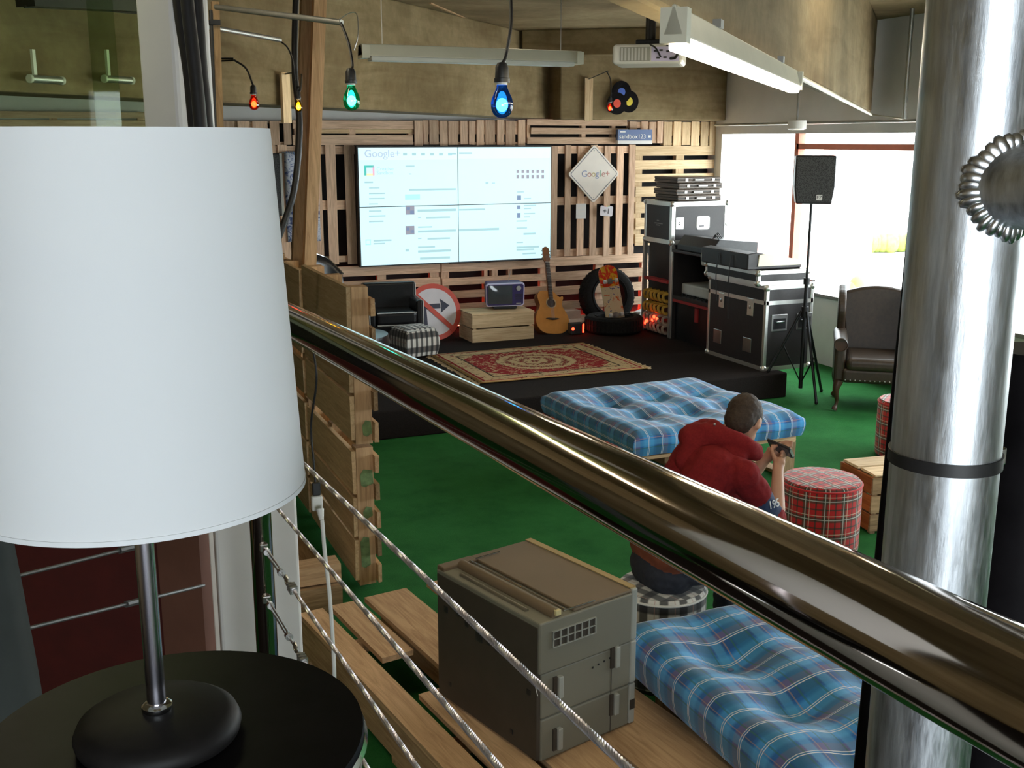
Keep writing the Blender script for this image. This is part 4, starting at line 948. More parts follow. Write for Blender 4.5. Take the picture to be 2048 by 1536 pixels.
B().box(-w_ / 2, w_ / 2, 0, .05, .04, h_).obj('face', 'sign_blue', t_); B().box(-w_ / 2, w_ / 2, -.005, .055, 0, .04).obj('ledge', 'paper', t_)
text(None, 'sandbox123', .074, 'lettering', 'white_plastic', t_, T(-.035, -.002, .085) @ FRONT, .001)
B().box(-w_ / 2 + .03, -w_ / 2 + .10, -.002, .0, h_ - .032, h_ - .020).obj('small_print', 'white_plastic', t_); B().box(w_ / 2 - .055, w_ / 2 - .02, -.002, .0, .075, .10).obj('small_print', 'white_plastic', t_)
# ------------------------------------------------------------------ left corner of the stage
c = on_y(558, 430, 11.2)
t_ = thing('column_loudspeaker', 'tall narrow loudspeaker with perforated grille beside the white lampshade', 'speaker', (on_y(553, 430, 11.3).x, 11.3, on_y(553, 432, 11.3).z))
hh = on_y(553, 307, 11.3).z - t_.location.z
B().box(-.12, .08, 0, .14, 0, hh).obj('cabinet', 'black_plastic', t_, bev=.008); B().box(-.115, .055, -.008, .0, .02, hh - .02).obj('grille', 'speaker_grille', t_); B().box(.055, .08, -.012, .0, 0, hh).obj('edge_trim', 'galvanised', t_)
B().tube([(0, .07, SZ - t_.location.z), (0, .07, 0)], .018, 10).obj('stand_pole', 'black_metal', t_, True)
q0, q1 = on_y(568, 306, 11.73), on_y(642, 482, 11.73)
t_ = thing('printed_banner', 'blue and white patterned banner half hidden by the tall post', 'banner', ((q0.x + q1.x) / 2, 11.735, q1.z))
bb = B(); ww, hh = q1.x - q0.x, q0.z - q1.z
bb.grid(lambda i, j: (-ww / 2 + ww * i / 12, .012 * math.sin(i * 1.1 + j * .3), hh * j / 12), 13, 13); o = bb.obj('cloth', 'banner_print', t_, True); o.modifiers.new('s', 'SOLIDIFY').thickness = .006
B().tube([(-ww / 2 - .02, 0, hh + .005), (ww / 2 + .02, 0, hh + .005)], .01, 8).obj('hanging_bar', 'galvanised', t_, True)
for k in range(7): B().box(-ww / 2 + .02 + k * .025, -ww / 2 + .03 + k * .025, -.01, .01, hh - .012, hh + .02).obj('ring', 'sign_blue', t_)
c = on_y(583, 500, 10.9)
t_ = thing('stage_monitor', 'black wedge monitor speaker behind the partition beside the tall post', 'speaker', (c.x - .02, 10.95, .78))
B().prism([(-.22, 0), (.12, 0), (.12, .10), (-.08, .40), (-.22, .40)], -.2, .2).obj('cabinet', 'black_plastic', t_, bev=.01)
B().box(-.24, .14, -.22, .22, -.54, -.002).obj('riser', 'black_plastic', t_)
c = on_y(631, 520, 10.6)
t_ = thing('microphone_stand', 'thin pale stand pole behind the tall post', 'stand', (c.x, 10.6, SZ))
B().tube([(0, 0, .0), (-.01, 0, on_y(627, 450, 10.6).z - SZ)], .011, 10).obj('pole', 'white_plastic', t_, True); B().lathe([(.13, 0), (.13, .015), (.02, .03)], 28).obj('base', 'black_metal', t_, True)
# black armchair with white piping
def tub_chair(label, x, y, rot, H, W_, D_, z0=SZ, mat='black_leather', name='leather_armchair'):
    t_ = thing(name, label, 'armchair', (x, y, z0), rot, 'black leather armchairs on the stage')
    def slab(nm, x0, x1, y0, y1, z0_, z1_, bev=.025): return B().box(x0, x1, y0, y1, z0_, z1_).obj(nm, mat, t_, bev=bev, seg=3)
    slab('base', -W_ / 2 + .02, W_ / 2 - .02, -D_ / 2 + .03, D_ / 2 - .03, .06, .26); slab('seat_cushion', -W_ / 2 + .075, W_ / 2 - .075, -D_ / 2, D_ / 2 - .12, .26, .40, .035)
    bk = slab('backrest', -W_ / 2, W_ / 2, D_ / 2 - .12, D_ / 2, .12, H)
    for s in (-1, 1):
        a = slab('armrest', s * W_ / 2 - (.075 if s > 0 else 0), s * W_ / 2 + (.075 if s < 0 else 0), -D_ / 2 + .03, D_ / 2 - .1, .1, H * .78)
        xx = s * (W_ / 2 - .004); B().tube([(xx, -D_ / 2 + .026, .12), (xx, -D_ / 2 + .026, H * .78 - .012), (xx, D_ / 2 - .125, H * .78 - .008)], .006, 8).obj('piping', 'piping_white', a, True)
        B().tube([(xx, D_ / 2 - .122, H * .78), (xx, D_ / 2 - .122, H - .012)], .006, 8).obj('piping', 'piping_white', bk, True)
    B().tube([(-W_ / 2 + .08, -D_ / 2 - .002, .395), (W_ / 2 - .08, -D_ / 2 - .002, .395)], .006, 8).obj('piping', 'piping_white', t_, True); B().tube([(-W_ / 2 + .08, -D_ / 2 - .002, .265), (W_ / 2 - .08, -D_ / 2 - .002, .265)], .006, 8).obj('piping', 'piping_white', t_, True)
    for sx in (-1, 1):
        for sy in (-1, 1): B().tube([(sx * (W_ / 2 - .07), sy * (D_ / 2 - .07), 0), (sx * (W_ / 2 - .07), sy * (D_ / 2 - .07), .07)], .02, 10).obj('leg', 'black_metal', t_, True)
    return t_
c = on_z(800, 700, SZ)
tub_chair('black leather tub armchair with white piping beside the round traffic sign', 3.22, 11.12, math.radians(-6), .66, .58, .56)
c = on_y(690, 545, 9.75)
t_ = thing('leather_armchair', 'high-backed black leather armchair showing above the partition', 'armchair', (c.x + .02, 9.75, SZ), math.radians(40), 'black leather armchairs on the stage')
def bk(i, j):
    a = -1.15 + 2.3 * i / 20; h = j / 10; R_ = .34 * (1 + .12 * h)
    top = .98 + .14 * math.cos(a * 1.4) - .20 * max(0, abs(a) - .75); z = .30 + (top - .30) * h
    return (R_ * math.sin(a), .10 + R_ * math.cos(a) * .9 + .07 * h, z)
bb = B(); bb.grid(bk, 21, 11); o = bb.obj('shell_back', 'black_leather', t_, True, ang=2); md = o.modifiers.new('s', 'SOLIDIFY'); md.thickness = .07
B().tube([Vector(bk(i, 10)) + Vector((0, -.01, .012)) for i in range(21)], .009, 8).obj('piping', 'chrome', o, True)
B().lathe([(.05, .26), (.36, .27), (.38, .32), (.36, .40), (.0, .42)], 32, cap=False).obj('seat', 'black_leather', t_, True)
B().lathe([(.28, 0), (.28, .02), (.04, .05), (.04, .27)], 28).obj('pedestal', 'black_metal', t_, True)
c = on_z(826, 712, SZ)
t_ = thing('checked_pouffe', 'square black and white checked pouffe before the tub armchair', 'pouffe', (c.x + .02, c.y + .02, SZ), math.radians(12), 'checked stools')
bb = B(); n_ = 24
def pf_(i, j):
    a = -.28 + .56 * i / (n_ - 1) ; b_ = -.28 + .56 * j / (n_ - 1); s = .17
    ea, eb = max(0, abs(a) - s), max(0, abs(b_) - s); e = max(ea, eb)
    x, y = max(-s, min(s, a)), max(-s, min(s, b_)); bl = .025 * math.sin(min(1, e / .11) * PI); z = .30 - e * 2.6 if e else .30 + .02 * math.cos(x / s * 1.5) * math.cos(y / s * 1.5)
    return (x + (math.copysign(bl, x) if ea else 0), y + (math.copysign(bl, y) if eb else 0), max(0, z))
bb.grid(pf_, n_, n_, uvf=lambda i, j: (.9 * i / n_, .9 * j / n_)); o = bb.obj('cover', 'check_plaid', t_, True, ang=2); o.modifiers.new('s', 'SMOOTH').iterations = 2
B().tube([(.17 * sx, .17 * sy, .29) for sx, sy in ((-1, -1), (1, -1), (1, 1), (-1, 1))], .008, 8, closed=True).obj('piping', 'piping_white', t_, True)
# round traffic sign
sr = .315; lean = math.radians(14)
t_ = thing('traffic_sign', 'round red and white no right turn sign leaning on the pallets', 'sign', on_z(883, 681, SZ) + Vector((-.05, .03, .0)), (-lean, 0, 0))
B().lathe([(0, 0), (sr, 0), (sr, .012), (0, .012)], 64, T(0, .006, sr) @ FRONT, cap=False).obj('rim_disc', 'sign_red', t_)
def disc(r, y, nm, mt): return B().lathe([(0, 0), (r, 0), (r, .003), (0, .003)], 64, T(0, y, sr) @ FRONT, cap=False).obj(nm, mt, t_)
disc(sr * .83, -.005, 'white_field', 'sign_white')
B().box(-.14, -.085, -.013, -.009, sr - .165, sr + .09).obj('arrow_shaft', 'sign_black', t_); B().box(-.14, .08, -.0125, -.009, sr + .035, sr + .09).obj('arrow_shaft', 'sign_black', t_)
B().prism([(.08, sr - .015), (.185, sr + .0625), (.08, sr + .14), (.095, sr + .0625)], -.0135, -.009).obj('arrow_head', 'sign_black', t_)
B().box(-sr * .92, sr * .92, -.018, -.0145, -.026, .026, T(0, 0, sr) @ Matrix.Rotation(math.radians(45), 4, 'Y')).obj('slash_bar', 'sign_red', t_)
# crate and the little television
q0, q1 = on_z(945, 686, SZ), on_z(1066, 676, SZ)
t_ = thing('pine_crate', 'pale pine crate carrying the small purple television', 'crate', (q0.x, q0.y, SZ)); w_ = q1.x - q0.x; h_ = .315; d2 = .42
for z0, z1 in ((.0, .142), (.160, .298)):
    plank(t_, 0, w_, 0, .016, z0, z1, 'palewood', 'front_board'); plank(t_, 0, w_, d2 - .016, d2, z0, z1, 'palewood', 'back_board')
    for x in (.0, w_ - .016): plank(t_, x, x + .016, .018, d2 - .018, z0, z1, 'palewood', 'side_board')
plank(t_, .018, .05, .018, .05, 0, .29, 'palewood', 'corner_post'); plank(t_, w_ - .05, w_ - .018, .018, .05, 0, .29, 'palewood', 'corner_post')
for k in range(3): plank(t_, -.004, w_ + .004, .0 + k * .141, .136 + k * .141, .302, h_, 'palewood', 'lid_board')
tv = on_y(1010, 622, 11.1)
t_ = thing('television', 'small vintage purple television with a pale rim on the crate', 'television', (tv.x, 11.12, SZ + h_ + .005), math.radians(-15))
def tvo(k): return [(-.205 * k, .045), (-.19 * k, .03), (.195 * k, .035), (.22 * k, .055), (.225 * k, .275), (.21 * k, .295), (-.19 * k, .285), (-.21 * k, .265)]
B().prism(tvo(.94), .0, .26).obj('cabinet', 'tv_purple', t_, bev=.015, seg=3)
B().prism(tvo(1.0), -.03, .02).obj('rim', 'tv_rim', t_, bev=.01, seg=3)
B().prism([(x * .945, .165 + (z - .165) * .90) for x, z in tvo(1.0)], -.034, -.02).obj('front_panel', 'tv_purple', t_)
bb = B(); bb.grid(lambda i, j: (-.185 + .27 * i / 14, -.036 - .016 * math.cos((i - 7) / 7 * 1.3) * math.cos((j - 6) / 6 * 1.3), .062 + .205 * j / 12), 15, 13); bb.obj('picture_tube', 'tv_glass', t_, True, ang=2)
B().lathe([(.03, 0), (.026, .014), (0, .016)], 20, T(.155, -.034, .235) @ FRONT).obj('tuning_knob', 'galvanised', t_, True)
B().box(.13, .185, -.037, -.03, .062, .070).obj('name_bar', 'galvanised', t_); bb = B(); [bb.box(.115, .20, -.037, -.03, .10 + k * .013, .105 + k * .013) for k in range(6)]; bb.obj('speaker_slots', 'black_plastic', t_)
B().box(-.12, .14, -.0, .2, 0, .035).obj('foot', 'black_plastic', t_, bev=.006)
B().tube([(.06, .15, .28), (.10, .18, .42)], .003, 6).obj('aerial', 'steel', t_, True)
# guitar
gb = on_z(1108, 668, SZ); tilt = math.radians(25)
t_ = thing('acoustic_guitar', 'orange cutaway acoustic guitar leaning on the pallet wall', 'guitar', gb, (-tilt, math.radians(5), 0))
k_ = 1.10
prof = [(0, 0), (.09, .008), (.155, .045), (.188, .11), (.190, .17), (.168, .235), (.138, .285), (.128, .32), (.138, .365), (.150, .395), (.142, .415), (.112, .405), (.085, .42), (.05, .455), (.03, .468), (-.04, .47), (-.10, .468), (-.135, .445), (-.148, .405), (-.142, .36), (-.130, .32), (-.14, .28), (-.17, .235), (-.19, .17), (-.188, .11), (-.155, .045), (-.09, .008)]
pp = [(v_.x, v_.y) for v_ in bez([(x * k_, z * k_, 0) for x, z in prof] + [(0, 0, 0)], 4)[:-1]]
B().prism(pp, .002, .095).obj('body', 'guitar_side', t_, bev=.004); B().prism([(x * .985, .002 + z * .99) for x, z in pp], -.002, .002).obj('soundboard', 'guitar_top', t_)
zh = .335 * k_
B().lathe([(0, 0), (.05, 0), (.05, .002), (0, .002)], 32, T(0, -.001, zh) @ FRONT, cap=False).obj('sound_hole', 'fretboard', t_)
B().tube([(.058 * math.cos(2 * PI * k / 32), -.003, zh + .058 * math.sin(2 * PI * k / 32)) for k in range(32)], .006, 6, closed=True).obj('rosette', 'palewood_x', t_, True)
B().prism([(-.085, .185), (-.05, .172), (.0, .165), (.05, .172), (.085, .185), (.05, .19), (-.05, .19)], -.012, -.001).obj('bridge', 'fretboard', t_)
B().box(-.027, .027, -.016, .012, .40 * k_, .86).obj('neck', 'guitar_side', t_, bev=.004); B().box(-.025, .025, -.021, -.015, .375 * k_, .86).obj('fretboard', 'fretboard', t_)
fb = B(); [fb.box(-.025, .025, -.0225, -.02, .44 + k * .032, .442 + k * .032) for k in range(13)]; fb.obj('frets', 'steel', t_)
B().prism([(-.028, .86), (.028, .86), (.042, .90), (.040, 1.03), (.012, 1.05), (-.012, 1.05), (-.040, 1.03), (-.042, .90)], -.008, .010).obj('headstock', 'guitar_side', t_)
B().box(-.027, .027, -.024, -.01, .855, .862).obj('nut', 'piping_white', t_)
for s in (-1, 1):
    for k in range(3): B().ball((s * .050, .0, .915 + k * .042), (.010, .006, .008)).obj('tuning_peg', 'chrome', t_, True)
st_ = B(); [st_.tube([(-.018 + k * .0072, -.026, .18), (-.018 + k * .0072, -.025, .94)], .0007, 4) for k in range(6)]; st_.obj('strings', 'steel', t_)
# tyres and skateboard
def tyre(label, loc, rot, R, r, w):
    t_ = thing('tyre', label, 'tyre', loc, rot, 'old tyres on the stage')
    pr = [(r, -w * .42), (r + .02, -w * .46), (R * .8, -w * .5), (R * .93, -w * .46), (R, -w * .34), (R, w * .34), (R * .93, w * .46), (R * .8, w * .5), (r + .02, w * .46), (r, w * .42), (r, -w * .42)]
    B().lathe(pr, 56, cap=False).obj('carcass', 'rubber', t_, True, ang=.5)
    tr_ = B()
    for k in range(44):
        a = 2 * PI * k / 44; M_ = Matrix.Rotation(a, 4, 'Z')
        for s in (-1, 1): tr_.box(R - .004, R + .007, -.012, .012, s * w * .03, s * w * .33, M_)
    tr_.obj('tread_blocks', 'rubber', t_)
    for s in (-1, 1): B().tube([((r + .03) * math.cos(2 * PI * k / 40), (r + .03) * math.sin(2 * PI * k / 40), s * w * .475) for k in range(40)], .006, 6, closed=True).obj('bead_ring', 'rubber', t_, True)
    return t_
tyre('black tyre lying flat on the stage under the skateboard', (5.82, 10.98, SZ + .10), (0, 0, 0), .33, .19, .19)
tyre('black tyre standing upright behind the skateboard', (5.97, 11.46, SZ + .345), (PI / 2 - .18, 0, 0), .335, .20, .20)
sk = Vector((5.84, 10.93, SZ + .03))
t_ = thing('skateboard', 'skateboard with a red and yellow printed deck standing in the tyres', 'skateboard', sk, (-.24, math.radians(-5), 0))
ol = [(.118 * math.cos(a), -.0 + .10 * math.sin(a) * .9 + .09) for a in [PI + PI * k / 10 for k in range(11)]] + [(.118 * math.cos(a), .66 + .10 * math.sin(a) * .9) for a in [PI * k / 10 for k in range(11)]]
bb = B(); bb.prism(ol, -.006, .006); o = bb.obj('deck', 'deck_print', t_)
bb = B(); bb.prism([(x * .99, z) for x, z in ol], .006, .008); bb.obj('grip_tape', 'matte_black', t_)
for z in (.17, .56):
    tk = B().box(-.025, .025, -.03, -.006, z - .03, z + .03).box(-.06, .06, -.045, -.03, z - .01, z + .01).obj('truck', 'steel', t_)
    for s in (-1, 1): B().tube([(s * .055, -.04, z), (s * .088, -.04, z)], .024, 16).obj('wheel', 'paper', tk, True, .004)
# cartons and red lamps by the tyres
t_ = thing('carton', 'small printed carton between the guitar and the tyre', 'box', on_z(1153, 662, SZ) + Vector((.0, .20, 0)), .1)
B().box(-.12, .10, -.09, .09, .0, .22).obj('body', 'beige_cable', t_); B().box(-.125, .105, -.12, -.0, .14, .15, Matrix.Rotation(.4, 4, 'X')).obj('flap', 'beige_cable', t_)
t_ = thing('tail_lamp', 'glowing red lamp on the stage between the guitar and the tyre', 'lamp', on_z(1150, 668, SZ), 0, 'red lamps on the stage')
B().box(-.075, .085, -.05, .05, 0, .13).obj('housing', 'black_plastic', t_, bev=.012); B().ball((-.05, -.052, .07), (.018, .008, .018)).obj('lens', 'led_red', t_, True); B().box(.07, .09, -.054, -.02, .02, .12).obj('lens', 'led_red', t_)
c = on_z(1275, 648, SZ)
t_ = thing('paper_bag', 'white paper bag on the stage right of the tyres', 'bag', (c.x + .02, c.y, SZ), .4)
B().prism([(-.09, 0), (.09, 0), (.07, .12), (.075, .17), (-.04, .15), (-.08, .10)], -.05, .05).obj('sheet', 'paper', t_, bev=.006)
# ------------------------------------------------------------------ rug
rx0, rx1, ry0, ry1 = 3.40, 5.14, 8.96, 10.40
t_ = thing('persian_rug', 'red and cream patterned oriental rug on the black stage', 'rug', ((rx0 + rx1) / 2, (ry0 + ry1) / 2, SZ))
hx, hy = (rx1 - rx0) / 2, (ry1 - ry0) / 2
bb = B(); vs_ = bb.grid(lambda i, j: (-hx + 2 * hx * i / 24, -hy + 2 * hy * j / 20, .010 + .003 * noise.noise((i * .4, j * .4, 0))), 25, 21)
o = bb.obj('pile', 'rug_pile', t_, True); o.modifiers.new('s', 'SOLIDIFY').thickness = .008
fr_ = B()
for s in (-1, 1):
    for k in range(90):
        y = -hy + .01 + (2 * hy - .02) * k / 89 + random.uniform(-.004, .004); L = random.uniform(.03, .055)
        fr_.box(s * hx, s * (hx + L), y - .004, y + .004, .002, .008, Matrix.Rotation(random.uniform(-.02, .02), 4, 'Z'))
stuff(fr_.obj('fringe', 'palewood_x', t_))
# ------------------------------------------------------------------ flight cases and racks
def trim_case(name, label, x0, x1, y0, y1, z0, z1, group='flight cases beside the window', tr=.03, mat='case_laminate', seam=None, cat='flight case'):
    t_ = thing(name, label, cat, ((x0 + x1) / 2, (y0 + y1) / 2, z0), 0, group)
    hx, hy, h = (x1 - x0) / 2, (y1 - y0) / 2, z1 - z0
    B().box(-hx, hx, -hy, hy, 0, h).obj('shell', mat, t_)
    e = .004
    for sx in (-1, 1):
        for sy in (-1, 1): B().box(sx * hx - (tr if sx > 0 else e), sx * hx + (tr if sx < 0 else e), sy * hy - (tr if sy > 0 else e), sy * hy + (tr if sy < 0 else e), 0, h).obj('corner_extrusion', 'case_trim', t_, bev=.006)
    for z in (0, h - tr) if seam is None else (0, h * seam - tr / 2, h - tr):
        for sx in (-1, 1): B().box(sx * hx - (tr if sx > 0 else e), sx * hx + (tr if sx < 0 else e), -hy, hy, z, z + tr + e).obj('edge_extrusion', 'case_trim', t_)
        for sy in (-1, 1): B().box(-hx, hx, sy * hy - (tr if sy > 0 else e), sy * hy + (tr if sy < 0 else e), z, z + tr + e).obj('edge_extrusion', 'case_trim', t_)
    for sx in (-1, 1):
        for sy in (-1, 1):
            for z in (0.02, h - .02): B().ball((sx * (hx - .012), sy * (hy - .012), z), .034).obj('ball_corner', 'case_trim', t_, True)
    return t_, hx, hy, h
def latch(t_, p, ax, w=.10, h=.12):
    x, y, z = p
    if ax == 'y': o = B().box(x - w / 2, x + w / 2, y - .008, y, z - h / 2, z + h / 2).obj('latch_plate', 'case_trim', t_, bev=.01); B().ball((x, y - .009, z), (.02, .006, .02)).obj('turn_key', 'steel', o, True)
    else: o = B().box(x - .008, x, y - w / 2, y + w / 2, z - h / 2, z + h / 2).obj('latch_plate', 'case_trim', t_, bev=.01); B().ball((x - .009, y, z), (.006, .02, .02)).obj('turn_key', 'steel', o, True)
# upper case with the square catch
t_, hx, hy, h = trim_case('flight_case', 'square flight case with a white label plate under the laptop cases', 6.20, 6.92, 10.40, 11.0, 1.275, 1.735, tr=.045)
latch(t_, (-hx + .10, -hy, h * .5), 'y', .10, .13); latch(t_, (hx - .01, -hy, h * .45), 'y', .05, .12)
B().prism(rrect(.17, .15, .03), -.006, .0, T(.04, -hy, h * .5)).obj('label_plate', 'paper', t_); B().box(-.01, .05, -hy - .008, -hy - .005, h * .5 - .04, h * .5 - .03).obj('plate_print', 'ink', t_)
for k, (z_, w2_) in enumerate(((.24, .03), (.21, .11), (.19, .05))): B().box(-hx - .003, -hx, -w2_, w2_ * .6, z_, z_ + .012).obj('faded_print', 'grey_plastic', t_)
# laptop cases
for k in range(4):
    z = 1.742 + k * .066; dx = (0, -.02, .01, -.015)[k]
    t_ = thing('laptop_case', ['thin dark case at the bottom of the stack of four', 'thin dark case second from the bottom of the stack of four', 'thin dark case third from the bottom of the stack of four', 'thin dark case on top of the stack of four'][k], 'case', (6.60 + dx, 10.72, z), 0, 'four thin cases stacked on a flight case')
    B().box(-.29, .27, -.25, .25, 0, .028).obj('lower_shell', 'laptop_case', t_, bev=.008); B().box(-.29, .27, -.25, .25, .033, .062).obj('upper_shell', 'laptop_case', t_, bev=.008)
    B().box(-.285, .265, -.244, .244, .026, .035).obj('seam', 'black_plastic', t_); B().box(-.06 + dx, .06 + dx, -.268, -.25, .022, .042).obj('handle', 'galvanised', t_, bev=.005)
    for s in (-1, 1): B().box(s * .17 - .015, s * .17 + .015, -.256, -.25, .018, .046).obj('clasp', 'case_trim', t_)
# cable rack under it
t_ = thing('patch_rack', 'open equipment rack with bundles of yellow cable', 'rack', (6.55, 10.70, SZ), 0)
hx, hy, h = .33, .30, 1.03
for sx in (-1, 1):
    for sy in (-1, 1): B().box(sx * hx - .02, sx * hx + .02, sy * hy - .02, sy * hy + .02, 0, h).obj('upright', 'galvanised', t_)
B().box(-hx + .05, hx, -hy + .01, hy - .01, .02, h - .01).obj('chassis', 'black_metal', t_); B().box(-hx, hx, -hy, hy, h - .02, h).obj('top_plate', 'black_metal', t_); B().box(-hx, hx, -hy, hy, 0, .02).obj('bottom_plate', 'black_metal', t_)
B().box(-hx - .03, -hx + .05, -hy + .04, hy - .04, .60, .63).obj('cable_bar', 'red_cable', t_)
for row, mt in ((.48, 'yellow_cable'), (.34, 'yellow_cable'), (.22, 'beige_cable'), (.12, 'beige_cable')):
    for k in range(6):
        y = -hy + .07 + k * .09; B().tube(bez([(-hx + .05, y, row), (-hx - .05, y + .02 * math.sin(k), row - .01), (-hx - .04, y, row - .08), (-hx + .05, y, row - .09)], 5), .016, 7).obj('cable_loop', mt, t_, True)
for k, (y, z) in enumerate(((-.05, .20), (-.12, .19), (-.02, .16), (.12, .13), (.14, .10))): B().ball((-hx - .062, y, z), (.016, .022, .02)).obj('status_led', 'led_red', t_, True)
# amplifier rack
t_ = thing('amplifier_rack', 'open amplifier rack with a small mixer and red edged drawer', 'rack', (6.53, 9.95, SZ), 0)
hx, hy, h = .33, .40, .96
B().box(-hx + .04, hx, -hy + .02, hy - .02, .0, .42).obj('lower_amplifier', 'black_metal', t_); B().box(-hx, hx, -hy, -hy + .02, 0, h).obj('side_panel', 'case_laminate', t_); B().box(-hx, hx, hy - .02, hy, 0, h).obj('side_panel', 'case_laminate', t_)
B().box(hx - .02, hx, -hy, hy, 0, h).obj('back_panel', 'case_laminate', t_)
for y in (-hy, hy): B().box(-hx - .012, -hx + .012, y - .014, y + .014, 0, h).obj('front_extrusion', 'case_trim', t_)
B().box(-hx - .004, -hx + .08, -hy + .03, hy - .03, .42, .45).obj('drawer_edge', 'red_cable', t_); B().box(-hx + .0, hx - .03, -hy + .03, hy - .03, .452, .49).obj('mixer_body', 'black_plastic', t_)
mk = B()
for k in range(9):
    for l in range(4): mk.tube([(-hx + .04 + l * .05, -hy + .08 + k * .08, .49), (-hx + .04 + l * .05, -hy + .08 + k * .08, .508)], .009, 8)
mk.obj('mixer_knobs', 'black_metal', t_)
B().box(-hx + .02, -hx + .10, -.1, -.05, .25, .40).obj('red_badge', 'red_cable', t_); B().box(-hx + .1, hx - .05, -hy + .03, hy - .03, .50, .62, Matrix.Rotation(-.0, 4, 'Y')).obj('pale_case', 'grey_paint', t_, bev=.02)
B().box(-hx - .01, hx, -hy - .01, hy + .01, h, h + .03).obj('top_panel', 'case_laminate', t_, bev=.006)
c = on_x(1350, 520, 6.25)
t_ = thing('stage_box', 'dark multi-way stage box lying on the amplifier rack', 'stage box', (6.52, 9.96, SZ + .992), 0)
B().prism([(-.30, 0), (.26, 0), (.26, .12), (-.22, .16), (-.30, .06)], -.36, .34).obj('body', 'black_plastic', t_, bev=.008)
for k in range(3): B().tube(bez([(-.2 + k * .08, -.2 + k * .1, .15), (-.2 + k * .08, -.26 + k * .1, .20), (-.16 + k * .08, -.3 + k * .1, .12)], 6), .006, 6).obj('lead', 'black_plastic', t_, True)
c = on_x(1421, 533, 6.15)
t_ = thing('grey_pouch', 'small grey bag hung on the corner of the amplifier rack', 'bag', (c.x - .02, c.y + .02, c.z))
B().prism([(-.04, 0), (.05, .01), (.055, .09), (.03, .15), (-.035, .17), (-.05, .1)], -.085, .075, Matrix.Rotation(PI / 2 * 0, 4, 'Z')).obj('pouch', 'grey_paint', t_, bev=.02, seg=3); B().tube(bez([(0, -.02, .16), (0, -.01, .20), (0, .02, .16)], 6), .005, 6).obj('strap', 'grey_plastic', t_, True)
# big case on the stage edge
t_, hx, hy, h = trim_case('flight_case', 'big black flight case with bright edges behind the speaker stand', 6.105, 6.645, 8.47, 9.46, SZ, 1.055, seam=.80, tr=.034)
latch(t_, (-hx, -.25, h * .72), 'x', .10, .17); latch(t_, (-hx, .25, h * .72), 'x', .09, .15)
for y in (-.22, .30): B().box(-hx - .006, -hx, y - .07, y + .07, .14, .28).obj('recessed_handle', 'steel', t_, bev=.01)
for x in (-hx + .16, .18):
    B().box(x - .09, x + .09, -hy - .006, -hy, .38, .54).obj('handle_dish', 'steel', t_, bev=.01); B().box(x - .07, x + .07, -hy - .009, -hy - .005, .40, .50).obj('handle_pit', 'black_metal', t_); B().tube([(x - .05, -hy - .014, .47), (x + .05, -hy - .014, .47)], .008, 8).obj('handle_bar', 'chrome', t_, True)
t_, hx, hy, h = trim_case('flight_case', 'flat flight case lying on top of the big black one', 6.02, 6.60, 8.50, 9.40, 1.062, 1.195, tr=.032)
t_ = thing('mixer_cover', 'sloping dark cover with a pale end on the flat flight case', 'cover', (6.32, 8.95, 1.20))
B().prism([(-.36, 0), (.26, 0), (.26, .06), (-.26, .165), (-.36, .15)], -.36, .45).obj('cover', 'case_laminate', t_, bev=.01)
B().prism([(-.25, .03), (.34, .03), (.34, .06), (-.18, .15), (-.24, .14)], -.372, -.36).obj('pale_end', 'cream_enamel', t_, bev=.004)
B().tube(bez([(-.37, -.1, .12), (-.39, -.1, -.1), (-.38, -.1, -.5)], 6), .005, 6).obj('lead', 'black_plastic', t_, True); B().tube(bez([(-.37, .12, .12), (-.39, .12, -.1), (-.385, .1, -.35)], 6), .005, 6).obj('lead', 'black_plastic', t_, True)
# ------------------------------------------------------------------ loudspeaker on its tripod
sp = Vector((6.38, 8.24, 0))
t_ = thing('speaker_stand', 'black tripod stand carrying the loudspeaker before the bright window', 'speaker stand', sp)
zs = on_y(1610, 405, 8.3).z
B().tube([(0, 0, .10), (0, 0, 1.15)], .019, 16).obj('lower_tube', 'black_metal', t_, True); B().tube([(0, 0, 1.1), (0, 0, zs + .05)], .0125, 14).obj('upper_tube', 'black_metal', t_, True)
B().lathe([(.03, 1.09), (.03, 1.15)], 18).obj('clamp_collar', 'black_metal', t_, True); B().tube([(.03, 0, 1.12), (.08, -.02, 1.12)], .008, 8).obj('clamp_knob', 'black_metal', t_, True); B().lathe([(.034, .78), (.034, .88)], 18).obj('hub', 'black_metal', t_, True)
for f in ((6.12, 8.40, SZ), (6.37, 7.98, 0), (6.74, 8.38, 0)):
    ft = Vector(f) - sp; hub = Vector((0, 0, .84)); top = hub + Vector((ft.x, ft.y, 0)).normalized() * .03
    lg = B().tube([top, ft + Vector((0, 0, .012))], .0135, 10).obj('leg', 'black_metal', t_, True)
    B().tube([Vector((0, 0, .15)), top + (ft - top) * .55], .006, 8).obj('brace', 'black_metal', t_, True)
    B().ball(ft + Vector((0, 0, .014)), .016).obj('rubber_foot', 'rubber', lg, True)
q0, q1 = on_y(1583, 311, 8.3), on_y(1656, 405, 8.3)
t_ = thing('loudspeaker', 'black loudspeaker box on a tripod stand before the bright window', 'speaker', (6.40, 8.25, q1.z), math.radians(-34))
w_, h_ = (q1.x - q0.x) * .80, q0.z - q1.z
B().prism([(-w_ / 2 + .02, 0), (w_ / 2 - .02, 0), (w_ / 2, h_ * .35), (w_ / 2, h_), (-w_ / 2, h_), (-w_ / 2, h_ * .35)], -.15, .15).obj('cabinet', 'black_plastic', t_, bev=.012, seg=3)
